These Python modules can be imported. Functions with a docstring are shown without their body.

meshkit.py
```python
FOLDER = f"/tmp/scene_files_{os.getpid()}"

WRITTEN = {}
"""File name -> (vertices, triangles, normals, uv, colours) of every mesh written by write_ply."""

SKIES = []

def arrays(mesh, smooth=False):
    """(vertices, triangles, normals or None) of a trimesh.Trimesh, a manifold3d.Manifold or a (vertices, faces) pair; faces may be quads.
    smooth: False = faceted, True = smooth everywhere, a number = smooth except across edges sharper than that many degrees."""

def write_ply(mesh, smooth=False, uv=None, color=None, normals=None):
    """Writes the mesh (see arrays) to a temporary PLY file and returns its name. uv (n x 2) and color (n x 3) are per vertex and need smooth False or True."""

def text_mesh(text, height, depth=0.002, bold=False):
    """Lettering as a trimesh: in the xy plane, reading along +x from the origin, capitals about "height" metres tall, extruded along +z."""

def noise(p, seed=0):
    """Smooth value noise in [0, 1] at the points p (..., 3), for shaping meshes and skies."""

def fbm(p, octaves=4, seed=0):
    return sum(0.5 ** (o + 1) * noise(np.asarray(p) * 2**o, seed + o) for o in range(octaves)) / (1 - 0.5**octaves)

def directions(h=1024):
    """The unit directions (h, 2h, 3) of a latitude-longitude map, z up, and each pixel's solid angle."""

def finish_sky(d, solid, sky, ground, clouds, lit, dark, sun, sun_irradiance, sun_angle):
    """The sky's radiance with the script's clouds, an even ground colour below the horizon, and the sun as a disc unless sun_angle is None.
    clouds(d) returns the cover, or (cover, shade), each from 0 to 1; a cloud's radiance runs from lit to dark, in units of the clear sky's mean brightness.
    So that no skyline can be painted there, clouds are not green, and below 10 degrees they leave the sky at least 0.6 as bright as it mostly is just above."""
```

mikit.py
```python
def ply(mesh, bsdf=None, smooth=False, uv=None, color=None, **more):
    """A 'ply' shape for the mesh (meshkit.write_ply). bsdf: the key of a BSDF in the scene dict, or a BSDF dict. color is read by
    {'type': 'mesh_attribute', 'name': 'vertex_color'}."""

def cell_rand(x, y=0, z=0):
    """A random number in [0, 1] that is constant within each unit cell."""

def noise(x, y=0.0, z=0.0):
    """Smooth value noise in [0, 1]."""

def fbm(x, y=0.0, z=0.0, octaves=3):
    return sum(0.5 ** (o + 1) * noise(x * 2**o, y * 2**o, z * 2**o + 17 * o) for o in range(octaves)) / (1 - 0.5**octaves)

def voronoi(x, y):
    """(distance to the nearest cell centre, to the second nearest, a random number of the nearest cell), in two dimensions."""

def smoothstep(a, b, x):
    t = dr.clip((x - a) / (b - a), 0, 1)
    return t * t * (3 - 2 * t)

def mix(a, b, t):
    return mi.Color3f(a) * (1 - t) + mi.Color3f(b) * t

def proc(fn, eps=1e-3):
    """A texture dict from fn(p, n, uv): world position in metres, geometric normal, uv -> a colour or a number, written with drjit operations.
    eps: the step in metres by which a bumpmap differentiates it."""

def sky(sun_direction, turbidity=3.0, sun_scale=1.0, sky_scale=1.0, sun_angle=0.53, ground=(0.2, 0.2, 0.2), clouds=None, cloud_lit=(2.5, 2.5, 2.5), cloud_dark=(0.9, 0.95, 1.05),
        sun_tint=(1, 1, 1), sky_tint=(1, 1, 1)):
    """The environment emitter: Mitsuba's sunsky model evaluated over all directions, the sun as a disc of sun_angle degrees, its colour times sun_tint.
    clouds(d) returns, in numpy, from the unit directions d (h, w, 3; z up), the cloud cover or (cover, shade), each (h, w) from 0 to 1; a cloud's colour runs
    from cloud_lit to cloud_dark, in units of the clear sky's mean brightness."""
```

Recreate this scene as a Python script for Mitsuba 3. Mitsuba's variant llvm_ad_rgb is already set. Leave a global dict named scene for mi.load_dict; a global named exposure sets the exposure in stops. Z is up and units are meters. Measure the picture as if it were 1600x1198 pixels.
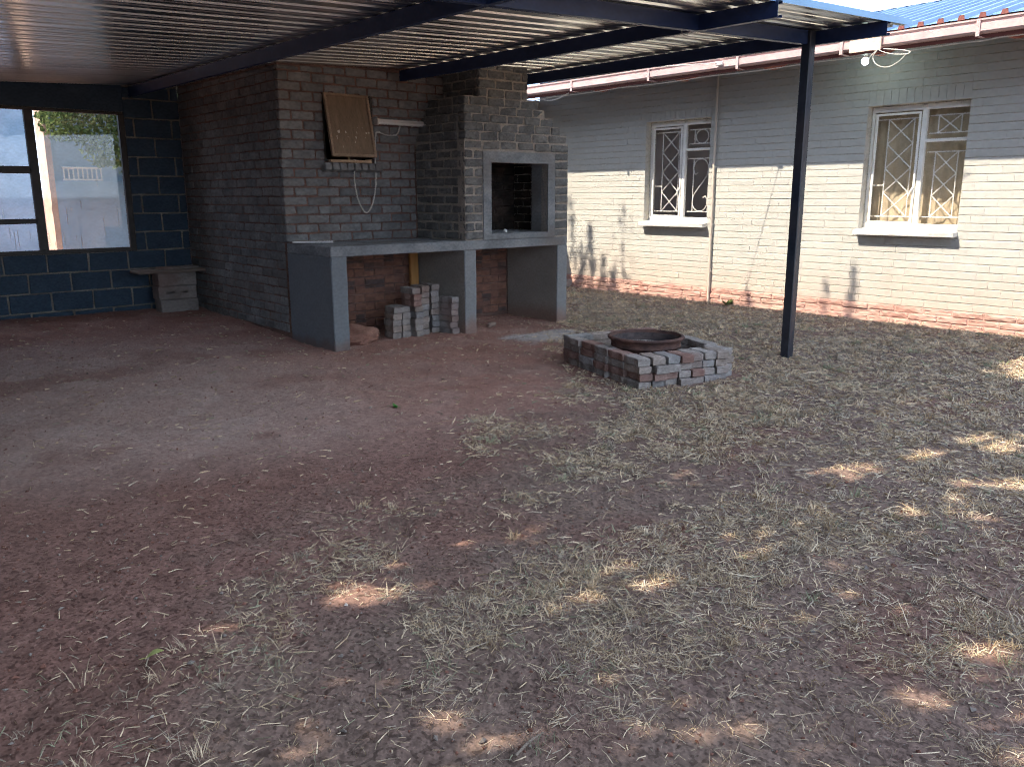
import math, random
import numpy as np
import trimesh, shapely, shapely.geometry as sg
import drjit as dr
import mitsuba as mi
import mikit, meshkit
from mikit import proc, noise, fbm, smoothstep, mix, cell_rand

T4 = mi.ScalarTransform4f
scene, labels = {}, {}
rng = np.random.default_rng(7)

# ------------------------------------------------------------------ camera, sky, exposure
CAM = np.array([-3.4946, -7.2495, 1.3164])
YAW, PITCH, ROLL, FPX = 0.7109, 0.2217, -0.0027, 1295.5
_cy, _sy, _cp, _sp = math.cos(YAW), math.sin(YAW), math.cos(PITCH), math.sin(PITCH)
FWD = np.array([_sy * _cp, _cy * _cp, -_sp])
_r = np.array([_cy, -_sy, 0.0]); _u = np.cross(_r, FWD)
UPV = -math.sin(ROLL) * _r + math.cos(ROLL) * _u
scene['camera'] = {'type': 'perspective', 'fov': 2 * math.degrees(math.atan(800 / FPX)), 'fov_axis': 'x',
                   'near_clip': 0.05, 'far_clip': 2000.0,
                   'to_world': T4().look_at(origin=CAM.tolist(), target=(CAM + FWD).tolist(), up=UPV.tolist())}
SUN = np.array([-0.78, 0.29, 1.0])


def haze_cloud(d):                                          # thin bright high cloud, thicker in places
    q = np.stack([d[..., 0], d[..., 1], 0 * d[..., 0]], -1) / np.maximum(d[..., 2:3], .08)
    c = np.clip((meshkit.fbm(q * .55 + 3.1, 5, 4) - .36) * 2.4, .15, .85)
    return c, .15 + 0 * c


scene['sky'] = mikit.sky(SUN.tolist(), turbidity=4.0, sun_scale=.78, sky_scale=1.1, ground=(0.2, 0.16, 0.13), sun_tint=(.94, 1.0, 1.06), sky_tint=(.97, .99, 1.07), clouds=haze_cloud, cloud_lit=(2.2, 2.45, 2.75))
exposure = 3.32


# ------------------------------------------------------------------ bookkeeping
used = set()


def num(base):
    if base not in used:
        used.add(base); return base
    k = 1
    while f'{base}_{k:03d}' in used:
        k += 1
    used.add(f'{base}_{k:03d}'); return f'{base}_{k:03d}'


def tag(key, label=None, cat=None, group=None, kind=None):
    d = labels.setdefault(key, {})
    for n, v in (('label', label), ('category', cat), ('group', group), ('kind', kind)):
        if v: d[n] = v
    return key


def thing(name, label, cat, group=None, kind=None):
    return tag(num(name), label, cat, group, kind)


def put(base, mesh, bsdf, smooth=False, to_world=None, color=None, label=None, kind=None, uv=None):
    k = num(base)
    d = dict(mesh) if isinstance(mesh, dict) else mikit.ply(mesh, bsdf, smooth=smooth, color=color, uv=uv)
    if isinstance(mesh, dict) and bsdf: d['bsdf'] = {'type': 'ref', 'id': bsdf}
    if to_world is not None: d['to_world'] = T4(np.asarray(to_world, float).tolist())
    scene[k] = d
    if label or kind: tag(k, label, None, None, kind)
    return k


# ------------------------------------------------------------------ materials
def rgb(c): return {'type': 'rgb', 'value': list(map(float, c))}


def pbsdf(base, rough=0.8, metallic=0.0, spec=0.3, bump=None, bscale=0.002, eps=2e-3, **kw):
    b = {'type': 'principled', 'base_color': base if isinstance(base, dict) else rgb(base),
         'roughness': rough if isinstance(rough, dict) else float(rough), 'metallic': float(metallic), 'specular': float(spec), **kw}
    if bump is not None:
        b = {'type': 'bumpmap', 'arbitrary': proc(bump, eps), 'scale': float(bscale), 'bsdf': b}
    return {'type': 'twosided', 'bsdf': b}


def mottle(a, b, s=6.0, f2=40.0, k=0.25, dirt=None, dk=0.0):
    """two tones in soft patches with finer grain"""
    def fn(p, n, uv):
        t = fbm(p.x * s, p.y * s, p.z * s)
        g = fbm(p.x * f2, p.y * f2, p.z * f2, 2)
        c = mix(a, b, smoothstep(0.3, 0.7, t)) * (1 - k + 2 * k * g)
        if dirt is not None:
            c = mix(c, dirt, dk * smoothstep(0.45, 0.75, fbm(p.x * 2.3 + 9, p.y * 2.3, p.z * 2.3 + 4)))
        return c
    return proc(fn)


def grainbump(s=60.0, s2=220.0):
    return lambda p, n, uv: fbm(p.x * s, p.y * s, p.z * s, 3) + 0.3 * noise(p.x * s2, p.y * s2, p.z * s2)


M = scene
M['mat_slate_brick'] = pbsdf(mottle((.175, .178, .174), (.235, .236, .228), 5, 45, .3, (.22, .17, .14), .25), .75, spec=.25, bump=grainbump(), bscale=.004)
M['mat_slate_brick_b'] = pbsdf(mottle((.15, .153, .152), (.20, .20, .195), 7, 45, .3, (.2, .16, .13), .3), .75, spec=.25, bump=grainbump(50), bscale=.005)
M['mat_red_mortar'] = pbsdf(mottle((.15, .095, .078), (.22, .135, .105), 8, 60, .3), .95, spec=.1)
M['mat_char_brick'] = pbsdf(mottle((.145, .146, .142), (.20, .20, .192), 9, 50, .4), .9, spec=.15, bump=grainbump(), bscale=.005)
M['mat_char_brick_b'] = pbsdf(mottle((.12, .122, .12), (.17, .17, .165), 9, 50, .4), .9, spec=.15, bump=grainbump(), bscale=.005)
M['mat_char_brick_c'] = pbsdf(mottle((.15, .148, .14), (.20, .196, .186), 9, 50, .4), .9, spec=.15, bump=grainbump(), bscale=.005)
M['mat_tan_mortar'] = pbsdf(mottle((.29, .26, .22), (.38, .34, .29), 8, 70, .25), .95, spec=.1)
M['mat_plaster'] = pbsdf(mottle((.19, .207, .218), (.27, .284, .292), 5, 60, .3, (.16, .135, .118), .6), .7, spec=.25, bump=grainbump(30), bscale=.004)
M['mat_navy_plaster'] = pbsdf(mottle((.055, .075, .10), (.075, .098, .125), 3, 50, .15, (.14, .12, .11), .2), .65, spec=.25, bump=grainbump(25), bscale=.003)
M['mat_render'] = pbsdf(mottle((.27, .25, .22), (.36, .335, .30), 3, 40, .25, (.22, .15, .11), .4), .95, spec=.1, bump=grainbump(30), bscale=.004)


def red_brick_tex(p, n, uv):
    r = cell_rand(dr.floor(p.x / .116), 3, dr.floor(p.z / .0845))
    c = mix((.20, .105, .082), (.28, .145, .10), r)
    c = mix(c, (.12, .085, .078), smoothstep(.66, .9, cell_rand(dr.floor(p.x / .116), 7, dr.floor(p.z / .0845))))
    return c * (.65 + .7 * fbm(p.x * 35, p.y * 35, p.z * 35))


M['mat_red_brick'] = pbsdf(proc(red_brick_tex), .95, spec=.1, bump=grainbump(), bscale=.005)
M['mat_soot_brick'] = pbsdf(mottle((.03, .027, .024), (.075, .055, .045), 6, 50, .4), .95, spec=.1, bump=grainbump(), bscale=.005)


def block_tex(p, n, uv):
    t = fbm(p.x * 5, p.y * 5, p.z * 5); g = fbm(p.x * 60, p.y * 60, p.z * 60, 2)
    return mix((.042, .072, .105), (.068, .105, .142), t) * (.75 + .5 * g)


M['mat_block'] = pbsdf(proc(block_tex), .8, spec=.25, bump=grainbump(45, 160), bscale=.006)
M['mat_block_mortar'] = pbsdf(mottle((.20, .19, .16), (.29, .27, .225), 8, 70, .3), .95, spec=.1)


def house_tex(p, n, uv):
    c = mix((.405, .40, .375), (.45, .445, .42), fbm(p.x * 3, p.y * 1.3, p.z * 3))
    low = smoothstep(.75, .15, p.z + .35 * (fbm(p.y * 1.5, p.z * 1.5, 3.0) - .5))
    c = mix(c, (.48, .375, .30), .5 * low)                       # red dust splashed on the lower courses
    st = smoothstep(.62, .85, fbm(p.y * 9, p.z * 1.2, 2.0)) * .25
    return mix(c, (.40, .36, .31), st) * (.92 + .16 * fbm(p.x * 40, p.y * 40, p.z * 40, 2))


M['mat_house'] = pbsdf(proc(house_tex), .7, spec=.25, bump=grainbump(40), bscale=.002)
M['mat_house_joint'] = pbsdf(mottle((.36, .34, .29), (.48, .45, .39), 5, 50, .2), .9, spec=.1)
M['mat_plinth'] = pbsdf(mottle((.43, .245, .205), (.50, .31, .265), 6, 40, .2, (.52, .40, .33), .3), .9, spec=.1,
                        bump=lambda p, n, uv: fbm(p.x * 22, p.y * 22, p.z * 30, 4), bscale=.03, eps=3e-3)
M['mat_plinth_joint'] = pbsdf(mottle((.42, .27, .23), (.50, .34, .29), 6, 40, .2), .95, spec=.1)
M['mat_gutter'] = pbsdf(mottle((.46, .33, .33), (.52, .385, .38), 5, 60, .1), .45, spec=.4)
M['mat_gutter_dark'] = pbsdf((.22, .10, .10), .6)
M['mat_rafter'] = pbsdf(mottle((.36, .12, .09), (.46, .17, .12), 9, 60, .2), .7)
M['mat_white'] = pbsdf(mottle((.72, .71, .68), (.80, .79, .76), 8, 60, .08), .45, spec=.4)
M['mat_sill'] = pbsdf(mottle((.56, .55, .52), (.64, .63, .60), 8, 60, .15), .7)
M['mat_dark_room'] = pbsdf((.36, .33, .33), .9)
M['mat_curtain'] = pbsdf(mottle((.44, .37, .27), (.50, .425, .315), 9, 80, .1), .95, spec=.05)
M['mat_glass'] = {'type': 'thindielectric', 'int_ior': 1.5}


M['mat_window_frame'] = pbsdf(mottle((.035, .032, .026), (.05, .045, .037), 6, 60, .2), .5, spec=.4)
M['mat_navy_steel'] = pbsdf(mottle((.010, .024, .080), (.016, .034, .10), 5, 60, .2), .38, spec=.5)
M['mat_post_steel'] = pbsdf(mottle((.016, .024, .04), (.025, .034, .05), 5, 60, .25, (.12, .09, .07), .25), .4, spec=.5)


def galv(p, n, uv):
    sp = cell_rand(dr.floor(p.x * 45), dr.floor(p.y * 45), 2)
    st = smoothstep(.55, .85, fbm(p.x * .7, p.y * 6, 5.0))
    return mix((.76, .755, .72), (.83, .825, .79), sp) * (1 - .3 * st)


M['mat_galv'] = {'type': 'twosided',
                 'bsdf': {'type': 'principled', 'base_color': proc(galv), 'roughness': .24, 'metallic': 1.0, 'specular': .5},
                 'back': {'type': 'principled', 'base_color': rgb((.13, .29, .48)), 'roughness': .45, 'metallic': 0.0, 'specular': .4}}
M['mat_blue_roof'] = pbsdf(mottle((.08, .18, .34), (.12, .23, .40), 2, 30, .12), .4, spec=.45)
M['mat_ridge'] = pbsdf((.75, .74, .72), .5)
M['mat_rib_end'] = pbsdf((.20, .07, .06), .7)
M['mat_ply'] = pbsdf(proc(lambda p, n, uv: mix((.17, .115, .07), (.27, .185, .115), fbm(p.x * 28, p.y * 28, p.z * 3)) * (.85 + .3 * noise(p.x * 200, p.y * 200, p.z * 18))
                          + mi.Color3f(.35, .34, .3) * smoothstep(.86, .92, noise(p.x * 60, 3.0, p.z * 22)) * smoothstep(2.0, 1.9, p.z) * smoothstep(1.74, 1.80, p.z)), .55, spec=.35)
M['mat_pale_wood'] = pbsdf(mottle((.42, .28, .17), (.52, .36, .22), 12, 80, .25), .7)
M['mat_pine'] = pbsdf(proc(lambda p, n, uv: mix((.42, .20, .06), (.56, .29, .10), fbm(p.x * 50, p.y * 50, p.z * 5))), .7)
M['mat_weather_wood'] = pbsdf(proc(lambda p, n, uv: mix((.16, .125, .10), (.28, .23, .19), fbm(p.x * 6, p.y * 60, p.z * 60))), .9)
M['mat_rust'] = pbsdf(mottle((.075, .046, .042), (.14, .075, .06), 14, 70, .35), .8, spec=.3, bump=grainbump(90), bscale=.002)
M['mat_rust_dark'] = pbsdf(mottle((.05, .042, .045), (.10, .075, .07), 10, 70, .35), .75, spec=.3)
M['mat_ash'] = pbsdf(mottle((.22, .21, .20), (.40, .39, .38), 12, 70, .35), .95, spec=.05)
for _n, _a, _b in (('grey', (.255, .232, .215), (.335, .308, .288)), ('blue', (.245, .24, .238), (.32, .315, .308)), ('buff', (.27, .228, .20), (.345, .295, .262)), ('red', (.215, .135, .115), (.295, .205, .18))):
    M['mat_paver_' + _n] = pbsdf(mottle(_a, _b, 14, 80, .35, (.25, .14, .115), .5), .95, spec=.1, bump=grainbump(90, 300), bscale=.003)
M['mat_concrete_block'] = pbsdf(mottle((.24, .215, .19), (.34, .31, .28), 8, 60, .3, (.24, .13, .10), .5), .95, spec=.1, bump=grainbump(70), bscale=.004)
M['mat_clay'] = pbsdf(mottle((.25, .13, .10), (.33, .19, .145), 9, 60, .35), .95, spec=.1, bump=grainbump(40), bscale=.01)
M['mat_cable'] = pbsdf((.68, .66, .60), .5)
M['mat_dark_cable'] = pbsdf((.06, .055, .05), .6)
M['mat_tube'] = pbsdf((.74, .73, .68), .3, spec=.5)
M['mat_lamp_metal'] = pbsdf((.62, .58, .52), .5)
M['mat_bark'] = pbsdf(mottle((.12, .09, .07), (.2, .16, .12), 12, 60, .4), .95, spec=.1)
M['mat_leaf'] = {'type': 'principledthin', 'base_color': rgb((.085, .12, .045)), 'roughness': .5, 'diff_trans': .7, 'spec_trans': 0.0}
M['mat_leaf_bright'] = {'type': 'principledthin', 'base_color': proc(lambda p, n, uv: mix((.10, .155, .06), (.20, .26, .11), cell_rand(dr.floor(p.x * 12), dr.floor(p.y * 12), dr.floor(p.z * 12)))), 'roughness': .35, 'diff_trans': .7, 'spec_trans': 0.0}
M['mat_yellow_leaf'] = pbsdf((.42, .46, .16), .5)
M['mat_green_leaf'] = pbsdf((.07, .22, .05), .5)
M['mat_straw'] = pbsdf({'type': 'mesh_attribute', 'name': 'vertex_color'}, .8, spec=.2)
M['mat_pebble'] = pbsdf({'type': 'mesh_attribute', 'name': 'vertex_color'}, .95, spec=.1)
M['mat_peach_wall'] = pbsdf(mottle((.50, .36, .29), (.58, .44, .36), 6, 40, .2), .9)
M['mat_blue_wall'] = pbsdf(mottle((.27, .40, .53), (.34, .47, .60), 2.5, 40, .12), .9)
M['mat_boundary'] = pbsdf(mottle((.17, .135, .115), (.23, .185, .155), 3, 40, .2), .95)
M['mat_rail'] = pbsdf((.78, .78, .76), .5)


# ground ------------------------------------------------------------
LX = np.array([-9.0, -3.25, -2.35, -1.33, 0.54, 2.8, 3.3, 9.0]); LY = np.array([-5.2, -4.87, -4.63, -4.28, -3.05, -.6, 2.2, 2.4])


def edge_dr(x):
    y = mi.Float(float(LY[0]))
    for i in range(len(LX) - 1):
        t = dr.clip((x - float(LX[i])) / float(LX[i + 1] - LX[i]), 0, 1)
        y = y + t * float(LY[i + 1] - LY[i])
    return y


def soil_tex(p, n, uv):
    a = fbm(p.x * .8, p.y * .8, 2.0, 4)
    b = fbm(p.x * 4 + 7, p.y * 4, 1.0, 4)
    g = fbm(p.x * 70, p.y * 70, 3.0, 3)
    f = noise(p.x * 210, p.y * 210, 0.0)
    red, dusty, dark, ash = (.31, .18, .148), (.40, .305, .275), (.185, .132, .114), (.46, .45, .44)
    # fine grey dust lies under the roof, redder where it has been scraped
    dd = dr.sqrt(dr.square((p.x + 2.1) / 1.75) + dr.square((p.y + 1.55) / 2.25)) + 1.1 * (a - .5) + .35 * (b - .5)
    c = mix(red, dusty, .8 * smoothstep(1.45, .55, dd) + .25 * smoothstep(.45, .65, b))
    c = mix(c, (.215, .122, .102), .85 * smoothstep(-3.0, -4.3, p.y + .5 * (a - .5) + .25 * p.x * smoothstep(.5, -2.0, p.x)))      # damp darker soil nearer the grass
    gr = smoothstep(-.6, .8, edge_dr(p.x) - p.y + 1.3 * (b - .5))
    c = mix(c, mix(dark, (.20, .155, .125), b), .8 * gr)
    c = mix(c, (.20, .10, .08), .4 * smoothstep(.54, .74, fbm(p.x * 1.9 + 31, p.y * 1.9, 8.0)))
    q = dr.sqrt(dr.square((p.x - 2.0) / .62) + dr.square((p.y + 1.45) / .34)) + .9 * (b - .5)
    c = mix(c, ash, .75 * smoothstep(1.0, .55, q))
    sm = smoothstep(-4.4, -2.8, p.y) * smoothstep(2.6, .6, p.x)                       # trodden smooth under the roof
    c = c * dr.lerp(.50 + .70 * g + .26 * f, .62 + .60 * g + .12 * f, sm)
    c = mix(c, c * (.84 + .08 * sm), smoothstep(.54, .70, fbm(p.x * 11, p.y * 11, 6.0)))
    c = mix(c, c * (.6 + .25 * sm), smoothstep(.66, .76, noise(p.x * 95, p.y * 95, 9.0)))
    return mix(c, c * 1.5, .5 * smoothstep(.86, .92, noise(p.x * 130, p.y * 130, 4.0)))


def soil_bump(p, n, uv):
    h = fbm(p.x * 52, p.y * 52, 1.0, 4) + .35 * noise(p.x * 150, p.y * 150, 2.0)
    m = smoothstep(.8, .2, dr.sqrt(dr.square((p.x + 1.85) / .75) + dr.square((p.y + .05) / .65)))
    return h * (1 - .62 * smoothstep(-4.4, -2.8, p.y) * smoothstep(2.6, .6, p.x)) + .16 * m * dr.sin(95 * (p.x * .94 - p.y * .3) + 3 * noise(p.x * 3, p.y * 3, 0.0))


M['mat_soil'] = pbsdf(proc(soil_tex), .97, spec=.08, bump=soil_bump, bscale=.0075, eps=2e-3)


# ------------------------------------------------------------------ mesh helpers
def box(lo, hi):
    lo, hi = np.minimum(lo, hi), np.maximum(lo, hi)
    m = trimesh.creation.box(extents=np.asarray(hi, float) - lo); m.apply_translation((np.asarray(lo, float) + hi) / 2); return m


def cbox(size, c=.004, jit=0.0, seed=0):  # c: one bevel width or one per axis
    """chamfered box (44 triangles), its corners a little uneven"""
    r = np.random.default_rng(seed); h = np.asarray(size, float) / 2; P = []
    for s in np.ndindex(2, 2, 2):
        s = np.array(s) * 2 - 1; j = r.normal(0, jit, 3) if jit else 0
        for k in range(3):
            q = h - np.asarray(c, float) * np.ones(3); q[k] = h[k]; P.append(s * q + j)
    return trimesh.convex.convex_hull(np.array(P))


def cbox_at(lo, hi, c=.004, jit=0.0, seed=0):
    lo, hi = np.minimum(lo, hi).astype(float), np.maximum(lo, hi).astype(float)
    m = cbox(hi - lo, c, jit, seed); m.apply_translation((lo + hi) / 2); return m


def cat(ms): return trimesh.util.concatenate(list(ms))


def tube(pts, r, n=8, smooth=0):
    P = np.asarray(pts, float)
    if smooth:
        Q = [P[0]]
        E = np.vstack([2 * P[0] - P[1], P, 2 * P[-1] - P[-2]])
        for i in range(1, len(E) - 2):
            for t in np.linspace(0, 1, smooth + 1)[1:]:
                a, b, c, d = E[i - 1:i + 3]
                Q.append(.5 * (2 * b + (c - a) * t + (2 * a - 5 * b + 4 * c - d) * t * t + (3 * b - a - 3 * c + d) * t ** 3))
        P = np.array(Q)
    R = np.broadcast_to(r, len(P)) if np.ndim(r) == 0 else np.interp(np.linspace(0, 1, len(P)), np.linspace(0, 1, len(r)), r)
    d = np.gradient(P, axis=0); d /= np.linalg.norm(d, axis=1, keepdims=True) + 1e-12
    ref = np.array([0, 0, 1.0]) if abs(d[0][2]) < .8 else np.array([1.0, 0, 0])
    V = []
    a = np.linspace(0, 2 * np.pi, n, endpoint=False)
    for p, t, rr in zip(P, d, R):
        u = ref - t * (ref @ t); u /= np.linalg.norm(u) + 1e-12; ref = u; w = np.cross(t, u)
        V.append(p + rr * (np.cos(a)[:, None] * u + np.sin(a)[:, None] * w))
    V = np.vstack(V); F = []
    for i in range(len(P) - 1):
        for k in range(n):
            A, B = i * n + k, i * n + (k + 1) % n
            F += [[A, B, B + n], [A, B + n, A + n]]
    V = np.vstack([V, P[0], P[-1]]); m = len(V) - 2
    F += [[m, (k + 1) % n, k] for k in range(n)]
    o = (len(P) - 1) * n
    F += [[m + 1, o + k, o + (k + 1) % n] for k in range(n)]
    return trimesh.Trimesh(V, np.array(F), process=False)


def lathe(profile, n=48, loc=(0, 0, 0)):
    m = trimesh.creation.revolve(np.asarray(profile, float), sections=n); m.apply_translation(loc); return m


def frame4(O, U, N):
    """matrix whose axes are: along the wall, out of the wall, up"""
    m = np.eye(4); m[:3, 0], m[:3, 1], m[:3, 2], m[:3, 3] = U, N, (0, 0, 1), O; return m


def slab_from_polygon(poly, O, U, N, depth):
    """polygon in (along, up), its face on the wall plane, thickness going inwards"""
    ms = []
    for g in getattr(poly, 'geoms', [poly]):
        e = trimesh.creation.extrude_polygon(g, depth, engine='earcut')
        v = np.array(e.vertices)
        U_, N_ = np.asarray(U, float), np.asarray(N, float)
        w = np.asarray(O, float) + v[:, :1] * U_ + v[:, 1:2] * np.array([0, 0, 1.0]) - v[:, 2:3] * N_
        m = trimesh.Trimesh(w, e.faces, process=False)
        if m.volume < 0: m.invert()
        ms.append(m)
    return cat(ms)


BRICK_VARIANTS = {}


def brick_ply(L, D, H, c, jit):
    q = (round(L, 2), round(D, 3), round(H, 3), c, jit)
    if q not in BRICK_VARIANTS:
        BRICK_VARIANTS[q] = [mikit.ply(cbox((q[0], D, H), c, jit, 100 + i)) for i in range(5)]
    return BRICK_VARIANTS[q][rng.integers(5)], q[0]


def lay(L, z0, n, ch, bl, gap, holes=(), zfun=None, shift=0.0, bedgap=None):
    """running bond: list of (u0, u1, z0, z1)"""
    out = []; bedgap = gap if bedgap is None else bedgap
    for i in range(n):
        a, b = z0 + i * ch + bedgap / 2, z0 + (i + 1) * ch - bedgap / 2
        off = shift + (bl / 2 if i % 2 else 0) + rng.normal(0, .004)
        cuts = [(h[0], h[1]) for h in holes if h[2] < (a + b) / 2 < h[3]]
        free = sg.LineString([(0, 0), (L, 0)])
        for h in cuts: free = free.difference(sg.LineString([(h[0], 0), (h[1], 0)]).buffer(1e-6, cap_style='flat')) if h[1] > h[0] else free
        for g in getattr(free, 'geoms', [free]):
            if g.is_empty: continue
            x0, _, x1, _ = g.bounds
            js = [x0] + [off + k * bl for k in range(-2, int(L / bl) + 3) if x0 + .05 < off + k * bl < x1 - .05] + [x1]
            for u0, u1 in zip(js[:-1], js[1:]):
                t = b if zfun is None else min(b, zfun((u0 + u1) / 2) - .004)
                if t - a > .02: out.append((u0 + (gap / 2 if u0 > x0 else 0), u1 - (gap / 2 if u1 < x1 else 0), a, t))
    return out


def place_bricks(base, rects, O, U, N, depth, proud, mats, c=.005, jit=.0012, most=300, rest=None, rest_label=None, var=.0015):
    """each brick an entry; past `most`, the farthest ones go into one mesh"""
    O, U, N = (np.asarray(v, float) for v in (O, U, N)); left = []
    cen = [O + U * (r[0] + r[1]) / 2 + np.array([0, 0, (r[2] + r[3]) / 2]) for r in rects]
    order = np.argsort([np.linalg.norm(q - CAM) for q in cen])
    for rank, i in enumerate(order):
        u0, u1, a, b = rects[i]; mat = mats[rng.integers(len(mats))]
        off = proud + rng.normal(0, var)
        m = frame4(cen[i] + N * (off - depth / 2), U, N)
        tilt = rng.normal(0, .006); R = np.eye(4); R[0, 0] = R[2, 2] = math.cos(tilt); R[0, 2], R[2, 0] = -math.sin(tilt), math.sin(tilt)
        if rank < most:
            p, nom = brick_ply(u1 - u0, depth, b - a, c, jit)
            m = m @ R @ np.diag([(u1 - u0) / nom, 1, 1, 1])
            put(base, p, mat, to_world=m)
        else:
            g = cbox((u1 - u0, depth, b - a), c, jit, int(rank)); g.apply_transform(m @ R); left.append(g)
    if left: put(rest, cat(left), mats[0], label=rest_label, kind='stuff')


# ------------------------------------------------------------------ terrain
def ground_h(x, y):
    x, y = np.asarray(x, float), np.asarray(y, float)
    s = lambda a, b, v: (lambda t: t * t * (3 - 2 * t))(np.clip((v - a) / (b - a), 0, 1))
    h = (.035 * np.clip(y + .4, 0, 3.2)) * s(.6, -.1, x)
    p = np.stack([x, y, 0 * x], -1)
    near = s(9, 6, np.hypot(x - 1, y + 3))
    h = h + near * (.030 * (meshkit.fbm(p * .9, 3, 3) - .5) + .022 * (meshkit.fbm(p * 4, 3, 9) - .5) + .012 * (meshkit.fbm(p * 17, 2, 5) - .5))
    wall = s(.35, .0, 5.185 - x) * s(-9, -8, y)
    return h * (1 - .7 * wall) + .012 * wall


gx = np.concatenate([-np.geomspace(400, 5.3, 26), np.arange(-5, 5.4, .028), np.geomspace(5.7, 400, 26)])
gy = np.concatenate([-np.geomspace(400, 8.5, 26), np.arange(-8, 3.4, .028), np.geomspace(3.8, 400, 26)])
GX, GY = np.meshgrid(gx, gy, indexing='ij')
gv = np.stack([GX, GY, ground_h(GX, GY)], -1).reshape(-1, 3)
ii, jj = np.meshgrid(np.arange(len(gx) - 1), np.arange(len(gy) - 1), indexing='ij')
o = (ii * len(gy) + jj).ravel(); ny = len(gy)
gf = np.vstack([np.stack([o, o + ny, o + ny + 1], 1), np.stack([o, o + ny + 1, o + 1], 1)])
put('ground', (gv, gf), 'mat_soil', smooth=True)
tag('ground', 'bare red dirt yard, dusty under the roof and strawy to the right', 'ground', kind='structure')

# ------------------------------------------------------------------ house on the right
X = 5.185
NX, UY = np.array([-1.0, 0, 0]), np.array([0, -1.0, 0])
H0 = np.array([X, 2.19, 0.0])                      # wall origin; u runs towards the camera side (-y)
HL = 12.2
uy = lambda y: 2.19 - y
W1 = dict(u0=uy(.135), u1=uy(-.880), z0=.985, z1=2.245)
W2 = dict(u0=uy(-2.84), u1=uy(-3.845), z0=.965, z1=2.21)
house = thing('house', 'cream painted brick house with two barred windows and a blue ribbed roof', 'house')
wallpoly = sg.box(0, -.15, HL, 2.98).difference(shapely.union_all([sg.box(w['u0'], w['z0'], w['u1'], w['z1']) for w in (W1, W2)]))
put(house + '__front_wall', slab_from_polygon(wallpoly, H0 - NX * .006, UY, NX, .20), 'mat_house_joint')
CH = .0773; ZP = .197
holes = [(w['u0'], w['u1'], w['z0'] - .02, w['z1'] + .13) for w in (W1, W2)]
rects = lay(HL, ZP, 35, CH, .232, .0006, holes, bedgap=.007)
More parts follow.
